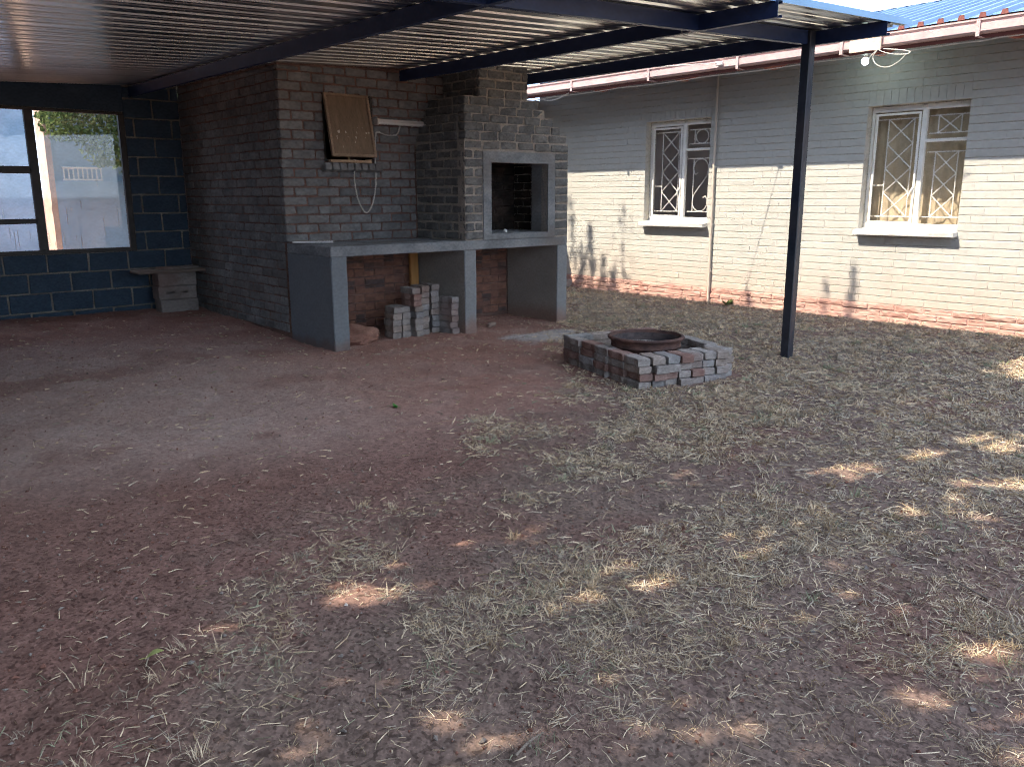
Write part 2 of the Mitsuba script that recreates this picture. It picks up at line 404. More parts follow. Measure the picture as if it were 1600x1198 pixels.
for w in (W1, W2):
    nb = 13; du = (w['u1'] - w['u0']) / nb; zt = ZP + CH * math.ceil((w['z1'] + .13 - ZP - CH / 2) / CH)
    rects += [(w['u0'] + k * du + .0015, w['u0'] + (k + 1) * du - .0015, w['z1'] + .002, zt - .003) for k in range(nb)]
    zb = ZP + CH * math.ceil((w['z0'] - .02 - ZP - CH / 2) / CH)
    if w['z0'] - zb > .02: rects += [(w['u0'] + .002, (w['u0'] + w['u1']) / 2, zb, w['z0'] - .06)] if w['z0'] - .06 - zb > .02 else []
vis = [r for r in rects if r[0] < 7.6]; hid = [r for r in rects if r[0] >= 7.6]
HCF = (.0008, .003, .003)
place_bricks(house + '__front_wall__brick', vis, H0, UY, NX, .06, 0.0, ['mat_house'], c=HCF, jit=.0005, most=300,
             rest=house + '__front_brickwork', rest_label='farther painted bricks of the cream wall', var=.0008)
place_bricks(house + '__front_wall__brick', hid, H0, UY, NX, .06, 0.0, ['mat_house'], c=HCF, jit=.0005, most=0,
             rest=house + '__far_brickwork', rest_label='painted bricks of the cream wall beyond the window', var=.0008)
# rock-faced plinth
place_bricks(house + '__plinth__brick', lay(7.6, 0.0, 3, ZP / 3, .29, .006), H0, UY, NX, .08, .012, ['mat_plinth'], c=.008, jit=.002, most=300, var=.003)
put(house + '__plinth', box((X - .004, 2.19, -.1), (X + .06, 2.19 - HL, ZP - .002)), 'mat_plinth_joint', label='pink rock-faced plinth at the foot of the wall')
# return wall behind the chimney
RL = 2.6
put(house + '__return_wall', box((X + .19, 2.196, -.1), (X - RL, 2.40, 2.68)), 'mat_house_joint')
place_bricks(house + '__return_wall__brick', lay(RL, 0, 34, .0785, .232, .0006, bedgap=.007), (X - RL, 2.19, 0), (1, 0, 0), (0, -1, 0), .06, 0, ['mat_house'], c=HCF, jit=.0005,
             most=60, rest=house + '__return_brickwork', rest_label='painted bricks of the return wall')


def bars(w, kind):
    """steel window with burglar bars; the glass lies .1 m behind the wall face"""
    wk = num(house + '__window'); xf = X + .11
    P = lambda y, z, x=xf: (x, y, z)
    y0, y1, z0, z1 = 2.19 - w['u0'], 2.19 - w['u1'], w['z0'], w['z1']           # y0 > y1
    Wd = y0 - y1; ym = y0 - .545 * Wd; ft = .030
    zb = z0 + .035; zt = z1 - .03; zf = z1 - .36
    fr = [cbox_at(P(y0 - .004, zb - .035, xf - .012), P(y0 - .004 - ft, zt, xf + .03), .003), cbox_at(P(y1 + .004, zb - .035, xf - .012), P(y1 + .004 + ft, zt, xf + .03), .003),
          cbox_at(P(y0 - .006, zt - ft, xf - .014), P(y1 + .006, zt + .026, xf + .032), .003), cbox_at(P(y0 - .006, zb - .034, xf - .016), P(y1 + .006, zb + .03, xf + .034), .003),
          cbox_at(P(ym + .024, zb, xf - .02), P(ym - .024, zt - .01, xf + .028), .003),
          cbox_at(P(ym - .02, zf - .015, xf - .018), P(y1 + .02, zf + .015, xf + .026), .003)]
    put(wk + '__frame', cat(fr), 'mat_white', label='white steel window frame')
    ca = []                                                                       # the sash of the open-able left light
    a0, a1 = y0 - .05, ym + .035
    for q in ((P(a0, zb + .032, xf - .022), P(a0 - .022, zt - .045, xf - .004)), (P(a1 + .022, zb + .032, xf - .022), P(a1, zt - .045, xf - .004)),
              (P(a0, zb + .03, xf - .023), P(a1, zb + .052, xf - .005)), (P(a0, zt - .066, xf - .023), P(a1, zt - .044, xf - .005))):
        ca.append(cbox_at(*q, .002))
    put(wk + '__sash', cat(ca), 'mat_white')
    for (b0, b1, c0, c1) in ((y0 - .045, ym + .03, zb + .02, zt - .03), (ym - .03, y1 + .04, zb + .02, zf - .015), (ym - .03, y1 + .04, zf + .015, zt - .03)):
        put(wk + '__pane', (np.array([P(b0, c0, xf), P(b1, c0, xf), P(b1, c1, xf), P(b0, c1, xf)]), np.array([[0, 1, 2, 3]])), 'mat_glass')
    xb = xf + .045; r = .0055
    rod = lambda *p: tube([P(q[0], q[1], xb) for q in p], r, 6)

    def lattice(b0, b1, c0, c1, n):
        out = [rod((b0, c0 - .0), (b0, c1)), rod((b1, c0), (b1, c1))]
        h = (c1 - c0) / n
        for k in range(n):
            out += [rod((b0, c0 + k * h), (b1, c0 + (k + 1) * h)), rod((b1, c0 + k * h), (b0, c0 + (k + 1) * h))]
        return out
    L0, L1 = y0 - .05, ym + .03
    lw = L0 - L1
    g = lattice(L0 - .24 * lw, L0 - .80 * lw, zb + .10, zt - .10, 4) + [rod((L0, zb + .10), (L1, zb + .10)), rod((L0, zt - .10), (L1, zt - .10)), rod((L0, zb + .42), (L0 - .24 * lw, zb + .42))]
    put(wk + '__bars', cat(g), 'mat_white', label='white diamond burglar bars of the tall light')
    R0, R1 = ym - .03, y1 + .04; rw = R0 - R1
    c0, c1 = zb + .10, zf - .11
    if kind == 'diamond':
        g = lattice(R0 - .22 * rw, R0 - .78 * rw, c0, c1, 3)
        f = lattice(R0 - .22 * rw, R0 - .78 * rw, zf + .07, zt - .09, 1)
    else:
        b0, b1 = R0 - .22 * rw, R0 - .82 * rw; bm = (b0 + b1) / 2; rr = (b0 - b1) / 2
        arc = lambda cy, cz, rad, a0, a1: [(cy - rad * math.cos(a), cz + rad * math.sin(a)) for a in np.linspace(a0, a1, 14)]
        S = [(b0 - .075, c1 - rr - .06)] + [(b0 - .03, c1 - rr - .085)] + arc(bm, c1 - rr, rr - .006, math.pi * 1.0 + math.pi, 0)[::1][:0] + arc(bm, c1 - rr, rr - .006, math.pi * 1.08 - .0, 0.0)[::1]
        S = [(b0 - .07, c1 - rr - .055), (b0 - .035, c1 - rr - .075)] + [(bm + (rr - .006) * math.cos(a), c1 - rr + (rr - .006) * math.sin(a)) for a in np.linspace(-.35, math.pi, 14)]
        S += [(b1 + .03, c1 - 1.9 * rr), (b0 - .03, c0 + 1.9 * rr)]
        S += [(bm + (rr - .006) * math.cos(a), c0 + rr + (rr - .006) * math.sin(a)) for a in np.linspace(0, -math.pi - .35, 14)] + [(b1 + .035, c0 + rr + .075), (b1 + .07, c0 + rr + .055)]
        g = [rod((b0, c0), (b0, c1)), rod((b1, c0), (b1, c1)), tube([P(a, b, xb - .006) for a, b in S], r, 6, 3)]
        fc = (zf + .07 + zt - .09) / 2; fr_ = (zt - .09 - zf - .07) / 2
        f = [tube([P(bm + fr_ * 1.1 * math.cos(a), fc + fr_ * math.sin(a), xb - .006) for a in np.linspace(0, 2 * math.pi, 25)], r, 6)] + [rod((b0, zf + .07), (b0, zt - .09)), rod((b1, zf + .07), (b1, zt - .09))]
    g += [rod((R0, c0), (R1, c0)), rod((R0, c1), (R1, c1))]
    f += [rod((R0, zf + .07), (R1, zf + .07)), rod((R0, zt - .09), (R1, zt - .09))]
    put(wk + '__bars', cat(g), 'mat_white', label='white diamond burglar bars of the lower light' if kind == 'diamond' else 'white scroll burglar bars of the lower light')
    put(wk + '__bars', cat(f), 'mat_white', label='burglar bars of the small top light')
    # stay and handle
    put(wk + '__handle', tube([P(ym + .045, zb + .40, xf - .03), P(ym + .06, zb + .36, xf - .045), P(ym + .085, zb + .30, xf - .04)], .007, 6), 'mat_white')
    sl = cbox((.235, Wd + .02, .05), .005, .001, 3); sl.apply_transform(trimesh.transformations.rotation_matrix(-.10, [0, 1, 0])); sl.apply_translation((X + .02, (y0 + y1) / 2 + .0, z0 - .018))
    put(wk + '__sill', sl, 'mat_sill')
    hd = [cbox_at((X + .06, ym + .02 - .04 * k * 5, z1 - .035), (X + .09, ym - .02 - .04 * k * 5, z1 - .015), .002) for k in (0, 1.6)]
    put(wk + '__hinge', cat(hd), 'mat_lamp_metal')
    # room behind
    d = .8 if kind != 'diamond' else 1.2
    a, b = P(y0 + .25, z0 - .4, X + .2), P(y1 - .25, z1 + .3, X + .2 + d)
    room = trimesh.creation.box(extents=(d, abs(b[1] - a[1]), b[2] - a[2])); room.apply_translation(((a[0] + b[0]) / 2, (a[1] + b[1]) / 2, (a[2] + b[2]) / 2))
    room.update_faces(np.abs(room.triangles_center[:, 0] - a[0]) > 1e-3)
    put(wk + '__room', room, 'mat_dark_room')
    if kind == 'diamond':
        yy = np.linspace(y0 + .02, y1 - .02, 120); xx = X + .235 + .008 * np.sin((yy - y0) * 55) + .008 * np.sin((yy - y0) * 23 + 1)
        V = np.concatenate([np.stack([xx, yy, np.full(120, z0 - .05)], 1), np.stack([xx, yy, np.full(120, z1 + .05)], 1)])
        V = np.vstack([V, V + (0.006, 0, 0)])
        F = [[k + o_, k + 1 + o_, k + 121 + o_, k + 120 + o_] for o_ in (0, 240) for k in range(119)]
        put(wk + '__curtain', (V, np.array(F)), 'mat_curtain', smooth=True, label='tan curtain drawn behind the glass')
    return wk


tag(bars(W1, 'scroll'), 'narrower-looking window with a scroll in its bars and a dark room behind')
tag(bars(W2, 'diamond'), 'window with diamond bars only and a tan curtain')

# eave, gutter, roof
GX0, GZ0, GZ1 = 4.385, 2.655, 2.765
YE0, YE1 = 2.17, -9.0
gp = np.array([(0, GZ0 + .012), (.012, GZ0), (.115, GZ0), (.115, GZ1), (.111, GZ1), (.111, GZ0 + .005), (.014, GZ0 + .005), (.005, GZ0 + .015), (.005, GZ1 - .042), (.018, GZ1 - .034),
               (.018, GZ1 - .026), (.000, GZ1 - .012), (.000, GZ1), (-.006, GZ1), (-.006, GZ1 - .014), (.012, GZ1 - .028), (.012, GZ1 - .032), (.000, GZ1 - .038)])
e = trimesh.creation.extrude_polygon(sg.Polygon(gp), YE0 - YE1, engine='earcut'); v = np.array(e.vertices)
gm = trimesh.Trimesh(np.stack([GX0 + v[:, 0], YE1 + v[:, 2], v[:, 1]], 1), e.faces, process=False)
if gm.volume < 0: gm.invert()
gut = put(house + '__gutter', gm, 'mat_gutter', label='pinkish gutter along the eave')
put(house + '__fascia', box((GX0 + .118, YE0, GZ0 - .03), (GX0 + .14, YE1, GZ1 + .012)), 'mat_gutter_dark')
for k, y in enumerate((.72, -.556, -1.768, -2.93, -4.15, -5.4, -6.6)):
    put(gut + '__bracket', cat([cbox_at((GX0 - .012, y - .016, GZ0 - .03), (GX0 - .007, y + .016, GZ1 - .004), .001), cbox_at((GX0 - .007, y - .015, GZ0 - .031), (GX0 + .13, y + .015, GZ0 - .026), .001)]), 'mat_gutter')
t15 = math.tan(math.radians(15))
RZ = lambda x: 2.793 + t15 * (x - 4.4)
for k, y in enumerate((.50, -.79, -1.96, -3.13, -4.32, -5.6)):
    pts = np.array([(4.53, 2.665), (4.53, RZ(4.53) - .05), (5.35, RZ(5.35) - .05), (5.35, RZ(5.35) - .22), (4.75, 2.625), (4.60, 2.618)])
    e = trimesh.creation.extrude_polygon(sg.Polygon(pts), .05, engine='earcut'); v = np.array(e.vertices)
    m = trimesh.Trimesh(np.stack([v[:, 0], y - v[:, 2], v[:, 1]], 1), e.faces, process=False)
    if m.volume < 0: m.invert()
    put(house + '__rafter', m, 'mat_rafter')


def ibr(n_ribs, pitch=.1715, rib=.037, top=.034, base=.062):
    """cross-section (along, height) of a box-rib sheet"""
    P = []
    for k in range(n_ribs):
        c = (k + .5) * pitch
        P += [(c - base / 2, 0), (c - top / 2, rib), (c + top / 2, rib), (c + base / 2, 0)]
        if k < n_ribs - 1:
            P += [(c + pitch / 2 - .022, 0), (c + pitch / 2 - .018, .004), (c + pitch / 2 - .006, .004), (c + pitch / 2, 0)]
    return np.array([(0, 0)] + P + [(n_ribs * pitch, 0)])


def sheet_mesh(prof, fn, ts):
    V = np.array([fn(t, a, h) for t in ts for a, h in prof]); n = len(prof); F = []
    for i in range(len(ts) - 1):
        for k in range(n - 1):
            F.append([i * n + k, i * n + k + 1, (i + 1) * n + k + 1, (i + 1) * n + k])
    return V, np.array(F)


roof = put(house + '__roof', box((7.06, 2.3, RZ(7.06) - .05), (7.16, -9.2, RZ(7.06) - .02)), 'mat_rafter')
sw = 4 * .1715
for k in range(17):
    y0 = 2.436 - k * sw
    put(roof + '__sheet', sheet_mesh(ibr(4), lambda t, a, h: (t, y0 - a, RZ(t) - .012 + h + .0012 * (k % 2)), [4.40, 5.4, 6.4, 7.12]), 'mat_blue_roof')
    if -7 < y0 < -.5:
        for j in range(4):
            c = y0 - (j + .5) * .1715
            m = trimesh.convex.convex_hull(np.array([(x, c + s * w, RZ(4.4) - .012 + z) for x in (4.397, 4.43) for s in (-1, 1) for w, z in ((.032, -.004), (.019, .0365))]))
            put(roof + '__rib_end', m, 'mat_rib_end')
put(roof + '__ridge_cap', cat([trimesh.convex.convex_hull(np.array([(7.12 + s * .17, y, RZ(7.12) + .03 - abs(s) * .04) for s in (-1, 0, 1) for y in (2.3, -9.2)] + [(7.12 + s * .17, y, RZ(7.12) + .022 - abs(s) * .04) for s in (-1, 1) for y in (2.3, -9.2)]))]), 'mat_ridge')
bs = sheet_mesh(ibr(64), lambda t, a, h: (t, 1.75 - a, RZ(14.24 - t) - .012 + h), [7.12, 9.9]); put(roof + '__rear_slope', bs, 'mat_blue_roof')
put(house + '__wing_roof', sheet_mesh(ibr(17), lambda t, a, h: (2.3 + a, t, 2.80 + .268 * (t - 2.25) + h), [2.25, 3.5, 4.8]), 'mat_blue_roof')
put(gut + '__patch_plate', cat([cbox_at((GX0 - .024, -3.325, 2.625), (GX0 - .008, -3.02, 2.752), .002, .001), cbox_at((GX0 - .030, -3.325, 2.62), (GX0 - .024, -3.265, 2.757), .001)]), 'mat_pale_plate', label='peach joining plate patched over the gutter')
M['mat_pale_plate'] = pbsdf(mottle((.70, .52, .42), (.78, .60, .50), 9, 60, .15), .6)
# conduit down the wall
cp = thing('wall_conduit', 'thin cream pipe running down the house wall between the two windows', 'pipe')
zz = [2.84, 2.2, 1.69, 1.66, 1.62, 1.2, .8, .35, .02]; yy = [-.97, -.97, -.97, -.972, -.972, -.976, -.976, -.98, -.982]
put(cp + '__pipe', tube([(X - .030, y, z) for y, z in zip(yy, zz)], .015, 8), 'mat_pipe', smooth=40)
M['mat_pipe'] = pbsdf((.50, .44, .38), .6)
put(cp + '__clip', cat([cbox_at((X - .032, y - .02, z - .012), (X + .0, y + .02, z + .012), .003) for y, z in ((-.97, 2.25), (-.972, 1.66), (-.976, .97), (-.98, .4))]), 'mat_house')

# eave cables, knob, bulb
ec = thing('eave_cable', 'thin pale cable slung below the gutter along the whole eave', 'cable')
pts = [(4.62, YE0 - .1, 2.585)]
for y in np.linspace(1.2, -6.5, 60):
    pts.append((4.50, y, GZ0 - .046 - .010 * abs(math.sin(y * 2.4)) + .012 * (y < -4.2)))
put(ec + '__wire', tube(pts, .005, 6), 'mat_cable')
put(ec + '__sag', tube([(4.55, 1.45, 2.60), (4.5, 1.25, 2.565), (4.48, 1.05, 2.575), (4.47, .86, 2.625)], .006, 6, 5), 'mat_cable')
lc = thing('loose_cable', 'cream cable ends hanging in loops from the gutter beside the lit bulb', 'cable')
q0 = np.array([4.36, -3.30, 2.625])
for L in ([(0, 0, 0), (-.005, .06, -.05), (-.005, .085, -.11)], [(0, 0, 0), (0, .04, -.06), (0, 0, -.13), (0, -.10, -.165), (0, -.2, -.13), (0, -.27, -.07)],
          [(0, 0, 0), (0, -.06, -.03), (0, -.16, -.06), (0, -.27, -.07), (0, -.30, -.055), (0, -.22, -.03), (0, -.05, .0)]):
    put(lc + '__strand', tube([q0 + np.array(p) for p in L], .0036, 6, 5), 'mat_cable')
bl = thing('wall_lamp', 'small lit white bulb hanging under the eave of the house', 'lamp')
bc = np.array([4.72, -3.003, 2.592])
put(bl + '__socket', tube([bc + (0, 0, .16), bc + (0, 0, .11), bc + (0, 0, .03)], [.012, .02, .02], 12), 'mat_white')
b = trimesh.creation.icosphere(subdivisions=2, radius=.034); b.apply_scale((1, 1, 1.1)); b.apply_translation(bc)
k_ = put(bl + '__bulb', b, 'mat_white', smooth=True); scene[k_]['emitter'] = {'type': 'area', 'radiance': rgb((5.5, 7.2, 6.6))}
gc = thing('gap_wire', 'thin wire strung from the top of the wall pipe to the carport roof', 'wire')
put(gc + '__wire', tube([(4.37, -1.55, 2.71), (3.98, -1.277, 2.675), (3.59, -1.003, 2.643), (3.13, -.68, 2.61)], .0048, 6, 5), 'mat_cable')
put(gc + '__insulator', cbox_at((4.345, -1.59, 2.68), (4.384, -1.52, 2.72), .008), 'mat_white')

# ------------------------------------------------------------------ storeroom
ZR = lambda x, y: 2.555 + .046 * (x - 2.75) + .010 * (y + 3.5)         # underside of the carport sheets
store = thing('storeroom', 'slate painted brick storeroom with a wooden hatch above the braai counter', 'building')
XE, YD = 2.82, 2.4676
fw = store + '__front_wall'
HX0, HX1, HZ0, HZ1 = .437, .975, 1.645, 2.262
c_store = [(.012, -.1), (XE, -.1), (XE, ZR(XE, 0) + .034), (.012, ZR(.012, 0) + .034)]
poly = sg.Polygon(c_store).difference(sg.box(HX0, HZ0, HX1, HZ1))
put(fw, slab_from_polygon(poly, (0, .010, 0), (1, 0, 0), (0, -1, 0), .2), 'mat_red_mortar')
fr_rects = lay(XE, .90, 20, .0845, .232, .012, [(HX0, HX1, HZ0 - .10, HZ1), (1.4546, 2.83, .9, 1.84)], zfun=lambda u: ZR(u, 0))
place_bricks(fw + '__brick', fr_rects, (0, 0, 0), (1, 0, 0), (0, -1, 0), .06, 0, ['mat_slate_brick', 'mat_slate_brick', 'mat_slate_brick_b'], c=.008, jit=.0025, most=300)
bay = lay(2.67, .03, 9, .0845, .232, .011, [(1.434, 1.578, 0, 2)])
place_bricks(fw + '__bare_brick', [r for r in bay if r[0] > .1], (0, 0, 0), (1, 0, 0), (0, -1, 0), .06, 0, ['mat_red_brick'], c=.006, jit=.002, most=300)
sl_rects = lay(HX1 - HX0 + .08, HZ0 - .10, 1, .085, .078, .010)
for r in sl_rects:                                         # rowlock sill bricks, tilted forward
    m = cbox((r[1] - r[0], .14, .07), .006, .002, int(rng.integers(99))); m.apply_transform(trimesh.transformations.rotation_matrix(-.22, [1, 0, 0])); m.apply_translation((HX0 - .04 + (r[0] + r[1]) / 2, -.02, HZ0 - .062))
    put(fw + '__sill_brick', m, 'mat_slate_brick')
sw_ = store + '__side_wall'
put(sw_, slab_from_polygon(sg.Polygon([(.215, -.1), (YD, -.1), (YD, ZR(0, YD) + .034), (.215, ZR(0, .215) + .034)]), (.007, 0, 0), (0, 1, 0), (-1, 0, 0), .2), 'mat_red_mortar')
place_bricks(sw_ + '__brick', lay(YD - .062, .90 - .0845 * 10, 31, .0845, .232, .009, zfun=lambda u: ZR(0, u + .062), shift=.05), (0, .062, 0), (0, 1, 0), (-1, 0, 0), .06, 0,
             ['mat_slate_brick', 'mat_slate_brick', 'mat_slate_brick_b'], c=.007, jit=.0025, most=300, rest=store + '__side_brickwork', rest_label='farthest bricks of the dark side wall')
put(store + '__roof_slab', box((.02, .03, 2.30), (XE, 2.9, 2.38)), 'mat_render')
put(store + '__inner_wall', cat([box((0.21, 2.7, -.1), (XE, 2.9, 2.29)), box((XE - .2, .21, -.1), (XE, 2.69, 2.29)), box((0.01, 2.69, -.1), (.2, 2.9, 2.29))]), 'mat_dark_room')

hatch = store + '__hatch'
phi = math.atan2(.125, .575)
pn = cbox((.475, .016, .585), .002); fr = [cbox_at((-.2375, -.022, -.2925), (-.214, -.006, .2925), .002), cbox_at((.214, -.022, -.2925), (.2375, -.006, .2925), .002), cbox_at((-.216, -.024, -.2925), (.216, -.008, -.268), .002), cbox_at((-.216, -.020, .272), (.216, -.008, .2925), .002)]
A = trimesh.transformations.translation_matrix((.672, -.078, 1.968)) @ trimesh.transformations.rotation_matrix(-phi, [1, 0, 0])
pn.apply_transform(A); fr = cat(fr); fr.apply_transform(A)
put(hatch + '__panel', pn, 'mat_ply', label='brown board hatch propped open at the bottom')
put(hatch + '__edging', fr, 'mat_edging')
M['mat_edging'] = pbsdf(mottle((.30, .205, .135), (.37, .26, .175), 12, 80, .25), .7)
put(hatch + '__ledge', cat([cbox_at((.445, -.105, 1.632), (.86, -.03, 1.657), .003), cbox_at((.86, -.10, 1.630), (.885, -.02, 1.668), .002)]), 'mat_pale_wood')
put(hatch + '__prop', cbox_at((.63, -.100, 1.655), (.645, -.085, 1.688), .001), 'mat_pale_wood')
put(hatch + '__casing', cat([box((HX0, .01, HZ0), (HX0 + .02, .2, HZ1)), box((HX1 - .02, .01, HZ0), (HX1, .2, HZ1)), box((HX0 + .02, .01, HZ1 - .02), (HX1 - .02, .2, HZ1)), box((HX0 + .02, .01, HZ0), (HX1 - .02, .2, HZ0 + .015))]), 'mat_window_frame')
put(hatch + '__hinge', cat([tube([(x, -.012, 2.262), (x + .05, -.012, 2.262)], .008, 8) for x in (.50, .78)]), 'mat_rust')

fl = thing('fluorescent_light', 'short fluorescent tube light on the slate wall beside the chimney', 'light fitting')
put(fl + '__housing', cbox_at((.975, -.052, 2.018), (1.60, -.004, 2.052), .004), 'mat_lamp_metal')
put(fl + '__tube', tube([(.995, -.068, 2.012), (1.585, -.068, 2.012)], .013, 12), 'mat_tube', smooth=40)
for x in (.975, 1.583):
    put(fl + '__end_cap', cbox_at((x, -.086, 1.994), (x + .02, -.004, 2.054), .004), 'mat_lamp_metal')
put(fl + '__starter', tube([(1.40, -.045, 2.018), (1.40, -.045, 1.992)], .011, 10), 'mat_tube')
wc = thing('white_cable', 'white cable hanging in a long loop from the light past the hatch', 'cable')
put(wc + '__wire', tube([(1.265, -.03, 2.015), (1.262, -.03, 1.985), (1.225, -.024, 1.915), (1.12, -.022, 1.905), (1.01, -.022, 1.928), (.984, -.022, 1.88), (.972, -.024, 1.70), (.968, -.028, 1.55), (.955, -.035, 1.40), (.905, -.04, 1.235), (.828, -.045, 1.165),
                         (.752, -.045, 1.28), (.722, -.04, 1.45), (.720, -.05, 1.58), (.715, -.095, 1.64), (.69, -.10, 1.664)], .006, 8, 5), 'mat_cable', smooth=True)

# ------------------------------------------------------------------ braai
YF = -.83
HC, HS = .90, .81
br = thing('brick_braai', 'built-in braai with charcoal brick chimney on a grey plastered counter', 'barbecue')


def rough_slab(lo, hi, step=.06, amp=.004, seed=1, c=.008):
    """plastered block with slightly wavy faces and worn edges"""
    m = cbox_at(lo, hi, c)
    m = m.subdivide_to_size(step * 2)
    v = np.array(m.vertices); d = np.stack([meshkit.fbm(v * 7 + 13 * k, 3, seed + k) - .5 for k in range(3)], -1)
    m.vertices = v + d * 2 * amp; return m


put(br + '__counter', rough_slab((-.004, YF, HS), (2.8209, -.0035, HC), seed=2), 'mat_plaster', smooth=25, label='grey plastered counter slab')
put(br + '__leg', rough_slab((-.006, YF - .001, -.1), (.149, -.004, HS + .002), seed=5), 'mat_navy_leg', smooth=25, label='slate blue painted left leg')
put(br + '__leg', rough_slab((1.434, YF - .001, -.1), (1.578, -.004, HS + .002), seed=6), 'mat_leg', smooth=25)
put(br + '__leg', rough_slab((2.676, YF - .001, -.1), (2.8215, -.004, HS + .002), seed=7), 'mat_leg', smooth=25)


def leg_tex(p, n, uv):                                     # painted on the front edge, bare render inside the bays
    paint = mix((.21, .225, .235), (.27, .282, .288), fbm(p.x * 4, p.y * 4, p.z * 4))
    bare = mix((.25, .235, .21), (.35, .325, .29), fbm(p.x * 3, p.y * 3, p.z * 5))
    wash = smoothstep(.20, .02, p.z + .12 * (fbm(p.x * 9, p.y * 5, 2.0) - .5))
    c = mix(bare, paint, smoothstep(.012, .0, p.y + .822 + .015 * (noise(p.z * 25, 2.0) - .5)))
    return mix(c, (.27, .15, .11), .65 * wash) * (.8 + .4 * fbm(p.x * 60, p.y * 60, p.z * 60, 2))


def navy_leg_tex(p, n, uv):
    c = mix((.165, .185, .20), (.20, .222, .238), fbm(p.x * 3, p.y * 3, p.z * 3))
    c = mix(c, mix((.25, .235, .21), (.35, .325, .29), fbm(p.x * 3, p.y * 3, p.z * 5)), smoothstep(.135, .142, p.x) * smoothstep(-.822, -.810, p.y))
    return mix(c, (.20, .12, .09), .6 * smoothstep(.10, .0, p.z + .1 * (fbm(p.x * 9, p.y * 9, 2.0) - .5))) * (.85 + .3 * fbm(p.x * 60, p.y * 60, p.z * 60, 2))


M['mat_leg'] = pbsdf(proc(leg_tex), .8, spec=.2, bump=grainbump(30), bscale=.004)
M['mat_navy_leg'] = pbsdf(proc(navy_leg_tex), .7, spec=.25, bump=grainbump(25), bscale=.003)

CB = ['mat_char_brick', 'mat_char_brick', 'mat_char_brick_b', 'mat_char_brick_c']
FX0, FX1 = 1.4546, 2.8209
C = .0855
mouth = (1.672, 2.628, .90, 1.742)
ch = br + '__firebox'
poly = sg.box(0, HC, FX1 - FX0, HC + 11 * C).difference(sg.box(1.772 - FX0, .93, 2.528 - FX0, 1.640))
put(ch, cat([slab_from_polygon(poly, (FX0, YF + .008, 0), (1, 0, 0), (0, -1, 0), .11), box((FX0 + .008, YF + .12, HC), (FX0 + .11, -.005, HC + 11 * C)), box((FX1 - .11, YF + .12, HC), (FX1 - .008, -.005, HC + 11 * C)),
             box((FX0 + .11, YF + .12, HC + 10.6 * C), (FX1 - .11, -.006, HC + 11 * C - .002))]), 'mat_tan_mortar')
fr_r = lay(FX1 - FX0, HC, 11, C, .222, .013, [(mouth[0] - FX0, mouth[1] - FX0, .9, mouth[3])])
place_bricks(ch + '__brick', fr_r, (FX0, YF, 0), (1, 0, 0), (0, -1, 0), .05, 0, CB, c=.010, jit=.003, var=.003)
sd = lay(-YF, HC, 11, C, .228, .014, shift=.11)
place_bricks(ch + '__side_brick', [(max(a, .058), b - (.008 if b > -YF - .01 else 0), c_, d) for a, b, c_, d in sd if b > .09], (FX0, YF, 0), (0, 1, 0), (-1, 0, 0), .05, 0, CB[:3], c=.010, jit=.003, var=.003)
place_bricks(ch + '__side_brick', [(max(a, .058), b - .01, c_, d) for a, b, c_, d in sd if b > .09], (FX1, YF, 0), (0, 1, 0), (1, 0, 0), .05, 0, CB, c=.010, jit=.003, var=.003)
fp = sg.box(1.672, .902, 2.628, 1.742).difference(sg.box(1.772, .955, 2.528, 1.640))
put(br + '__mouth_frame', slab_from_polygon(fp, (0, YF - .006, 0), (1, 0, 0), (0, -1, 0), .10), 'mat_plaster', label='smooth grey plaster frame round the fire opening')
# inside of the firebox
put(br + '__hearth', rough_slab((1.772, YF + .06, HC - .002), (2.70, -.02, .957), seed=8, amp=.002), 'mat_plaster', smooth=25)
put(br + '__lining', cat([box((1.74, YF + .095, .958), (1.7725, -.10, 1.80)), box((2.5275, YF + .095, .958), (2.56, -.58, 1.80)), box((2.561, -.62, .958), (2.70, -.58, 1.80)), box((1.773, YF + .095, 1.79), (2.527, -.02, 1.82))]), 'mat_plaster')
lin = lay(.93, .957, 10, .0845, .222, .010)
place_bricks(br + '__soot_brick', lin, (1.772, -.10, 0), (1, 0, 0), (0, -1, 0), .05, 0, ['mat_soot_brick'], c=.006, jit=.002)
put(br + '__lining_back', box((1.772, -.092, .958), (2.71, -.05, 1.788)), 'mat_soot_brick')
place_bricks(br + '__soot_brick', lay(.47, .957, 10, .0845, .21, .010), (2.70, -.57, 0), (0, 1, 0), (-1, 0, 0), .04, .0, ['mat_soot_brick'], c=.006, jit=.002)
side_in = lay(.42, .957, 7, .0845, .21, .010)
place_bricks(br + '__soot_brick', side_in, (1.7728, -.53, 0), (0, 1, 0), (1, 0, 0), .04, .012, ['mat_soot_brick'], c=.006, jit=.002)
# stepped shoulders and stack
st = br + '__chimney'
core, allr = [], []
z = HC + 11 * C
steps = [(0.012, .012), (.057, .06), (.114, .115), (.171, .175), (.228, .228)]
for i, (ax, by) in enumerate(steps):
    x0, x1, y0 = FX0 + ax * .75, FX1 - ax, YF + by
    core.append(box((x0 + .008, y0 + .008, z), (x1 - .008, -.006, z + C)))
    for O, U, N, L in (((x0, y0, 0), (1, 0, 0), (0, -1, 0), x1 - x0), ((x0, y0, 0), (0, 1, 0), (-1, 0, 0), -y0 - .008), ((x1, y0, 0), (0, 1, 0), (1, 0, 0), -y0 - .008)):
        allr.append((lay(L, z, 1, C, .222, .010, shift=rng.uniform(0, .2), bedgap=.010), O, U, N))
    z += C
x0, x1, y0 = 1.812, 2.452, -.605
core.append(box((x0 + .008, y0 + .008, z), (x1 - .008, -.006, z + 7 * C)))
